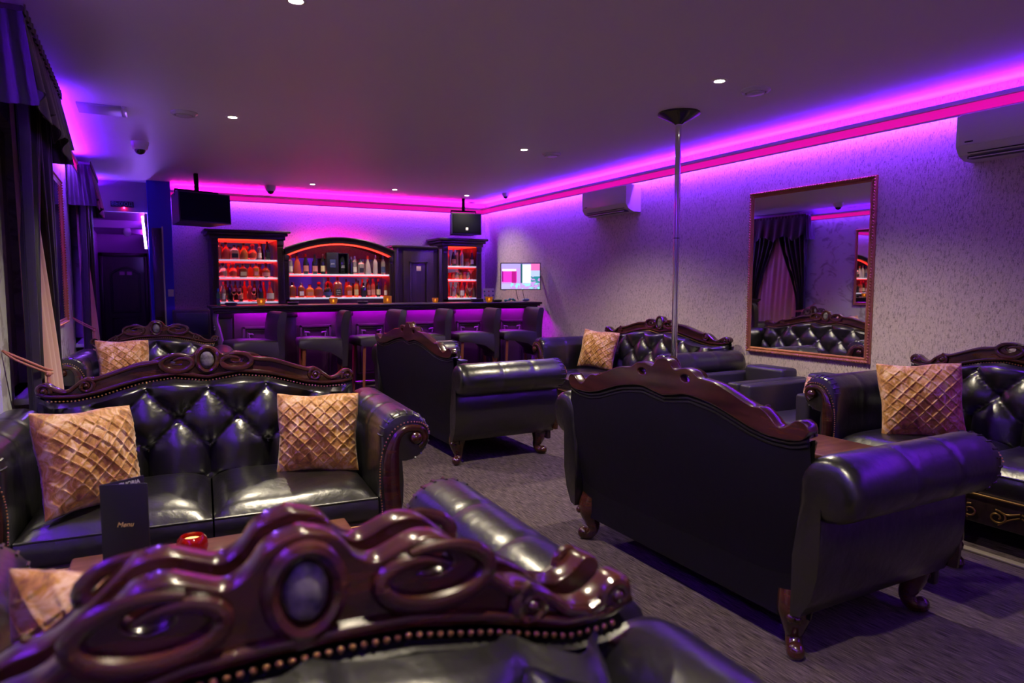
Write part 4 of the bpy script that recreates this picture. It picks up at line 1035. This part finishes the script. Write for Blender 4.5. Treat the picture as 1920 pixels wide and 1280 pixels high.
MB().span((-.24, -.013, -.195), (-.20, .0, -.186)).build('status_light', paper, tv)
bc = thing('low_cabinet', 'small dark cabinet standing between the blue column and the bar', 'cabinet', (at_y(359, 600, 9.2).x, 9.2, 0))
zt = at_y(359, 582, 9.0).z
MB().span((-.20, -.18, 0), (.20, .20, zt), .012, 3).build('body', black_plastic, bc)
MB().span((-.17, -.19, zt - .30), (.17, -.18, zt - .03), .004).build('front_panel', mat('slate', (.03, .035, .05), .4), bc)

# exit sign over the corridor, light switch
p = at_y(229, 383, YB - .02)
ex = thing('exit_sign', 'small dark exit sign with a red lamp above the corridor', 'sign', (p.x, YB - .02, p.z))
MB().span((-.125, -.03, -.035), (.125, 0, .035), .004).build('sign_box', mat('sign_dark', (.008, .02, .03), .4), ex)
t_ = link('lettering', text_mesh('ВЫХОД', .062, mat('sign_letter', (.16, .30, .34), .5)), ex); t_.location = (0, -.031, 0)
MB().ball((.02, -.02, -.045), .011, 10, 6).build('red_lamp', emis('red_lamp', (1, .01, .12), 30), ex)
p = at_y(318, 549, 9.62); o = MB().span((-.035, -.008, -.045), (.03, 0, .045), .003).build('light_switch', white_plastic); o.location = (.315, 9.62, p.z); tag(o, 'white light switch on the blue column', 'switch')
cs = MB().lathe([(.045, 0), (.06, -.05), (.055, -.10), (.03, -.13)], n=16).build('smoke_detector', white_plastic); cs.location = (-.18, 12.6, 2.30); tag(cs, 'pale detector on the corridor beam', 'detector')

# ------------------------------------------------------------------ ceiling fittings
lens_m = emis('lamp_lens', (1.0, .93, .72), 60)
ring_m = MB().lathe([(.030, -.001), (.034, -.006), (.046, -.004), (.048, 0)], n=24, close=False).mesh('trim_ring', white_plastic)
lens_me = MB().lathe([(.001, -.002), (.029, -.002)], n=20, close=False).mesh('lamp_lens', lens_m)
def downlight(x, y, label, k=1.0):
    r = thing('downlight', label, 'ceiling light', (x, y, ZC), 0, 'recessed ceiling spotlights')
    link('trim_ring', ring_m, r); link('lamp_lens', lens_me, r)
    ld = bpy.data.lights.new('downlight_lamp', 'SPOT'); ld.energy = DOWN_W * k; ld.color = (1.0, .86, .62); ld.spot_size = R(128); ld.spot_blend = .85; ld.shadow_soft_size = .035
    lo = bpy.data.objects.new('lamp', ld); C.objects.link(lo); lo.parent = r; lo.location = (0, 0, -.02)
    return r
k_ = (ZC - CAM_H) / 1.2
for px, py, lb in ((555, 0, 'over the menu table'), (436, 219, 'beside the round vent above the two-seat sofa'), (983, 280, 'above the long sofa with its back turned'), (1349, 151, 'next to the dance pole'),
                   (586, 345, 'in the row before the bar, at the corridor end'), (740, 355, 'in the middle of the row before the bar'), (875, 366, 'in the row before the bar, near the grey wall')):
    p = at_z(px, py, ZC); downlight(p.x, p.y, 'lit recessed spotlight in the ceiling ' + lb, .28 if py > 300 else 1.0)
for x, y in ((.66, .75), (.66, -1.6)):
    downlight(x, y, 'lit recessed spotlight in the ceiling behind the front armchair')
def vent(px, py, rr, label):
    p = at_z(px, py, ZC); r = thing('ceiling_vent', label, 'vent', (p.x, p.y, ZC), 0, 'round ceiling vents')
    MB().lathe([(rr, 0), (rr, -.008), (rr * .82, -.022), (rr * .70, -.022), (rr * .66, -.006), (rr * .5, -.004)], n=32, close=False).build('outer_ring', white_plastic, r)
    MB().lathe([(rr * .60, -.020), (rr * .56, -.030), (.001, -.034)], n=28, close=False).build('centre_disc', white_plastic, r)
    MB().lathe([(rr * .66, -.004), (.001, -.003)], n=28, close=False).build('dark_throat', black_plastic, r)
vent(1417, 168, .095, 'round white vent in the ceiling beside the dance pole')
vent(345, 211, .095, 'round white vent in the ceiling above the two-seat sofa')
vent(1034, 288, .095, 'round white vent in the ceiling above the back-turned long sofa')
vent(443, 356, .085, 'round white vent in the ceiling close to the dome camera')
vent(318, 347, .085, 'round white vent in the ceiling before the blue column')
vent(755, 377, .07, 'small round vent in the ceiling above the arched shelves')
vent(884, 379, .06, 'small round vent in the ceiling before the corner cabinet')
def dome(px, py, label, k=1):
    p = at_z(px, py, ZC); r = thing('dome_camera', label, 'camera', (p.x, p.y, ZC), 0, 'dome security cameras'); r.scale = (k, k, k)
    MB().lathe([(.075, 0), (.072, -.02), (.060, -.062), (.050, -.070)], n=24).build('housing', white_plastic, r)
    MB().lathe([(.046, -.066), (.044, -.082), (.032, -.100), (.012, -.110), (.001, -.111)], n=20, close=False).build('dark_dome', mat('smoked_dome', (.01, .01, .012), .05, spec=.8), r)
dome(262, 266, 'white dome camera on the ceiling above the armchair by the corridor')
dome(507, 348, 'white dome camera on the ceiling above the bar')
dome(948, 362, 'small dome camera on the ceiling near the corner loudspeaker', .7)
p = at_z(192, 204, ZC); gr = thing('access_panel', 'flat rectangular access panel in the ceiling near the curtain', 'panel', (p.x, p.y, ZC))
MB().span((-.155, -.15, -.012), (.12, .15, 0), .002).build('panel_plate', mat('panel_grey', (.42, .40, .46), .4), gr)
MB().span((.125, -.15, -.014), (.155, .15, 0), .002).build('panel_lip', white_plastic, gr)
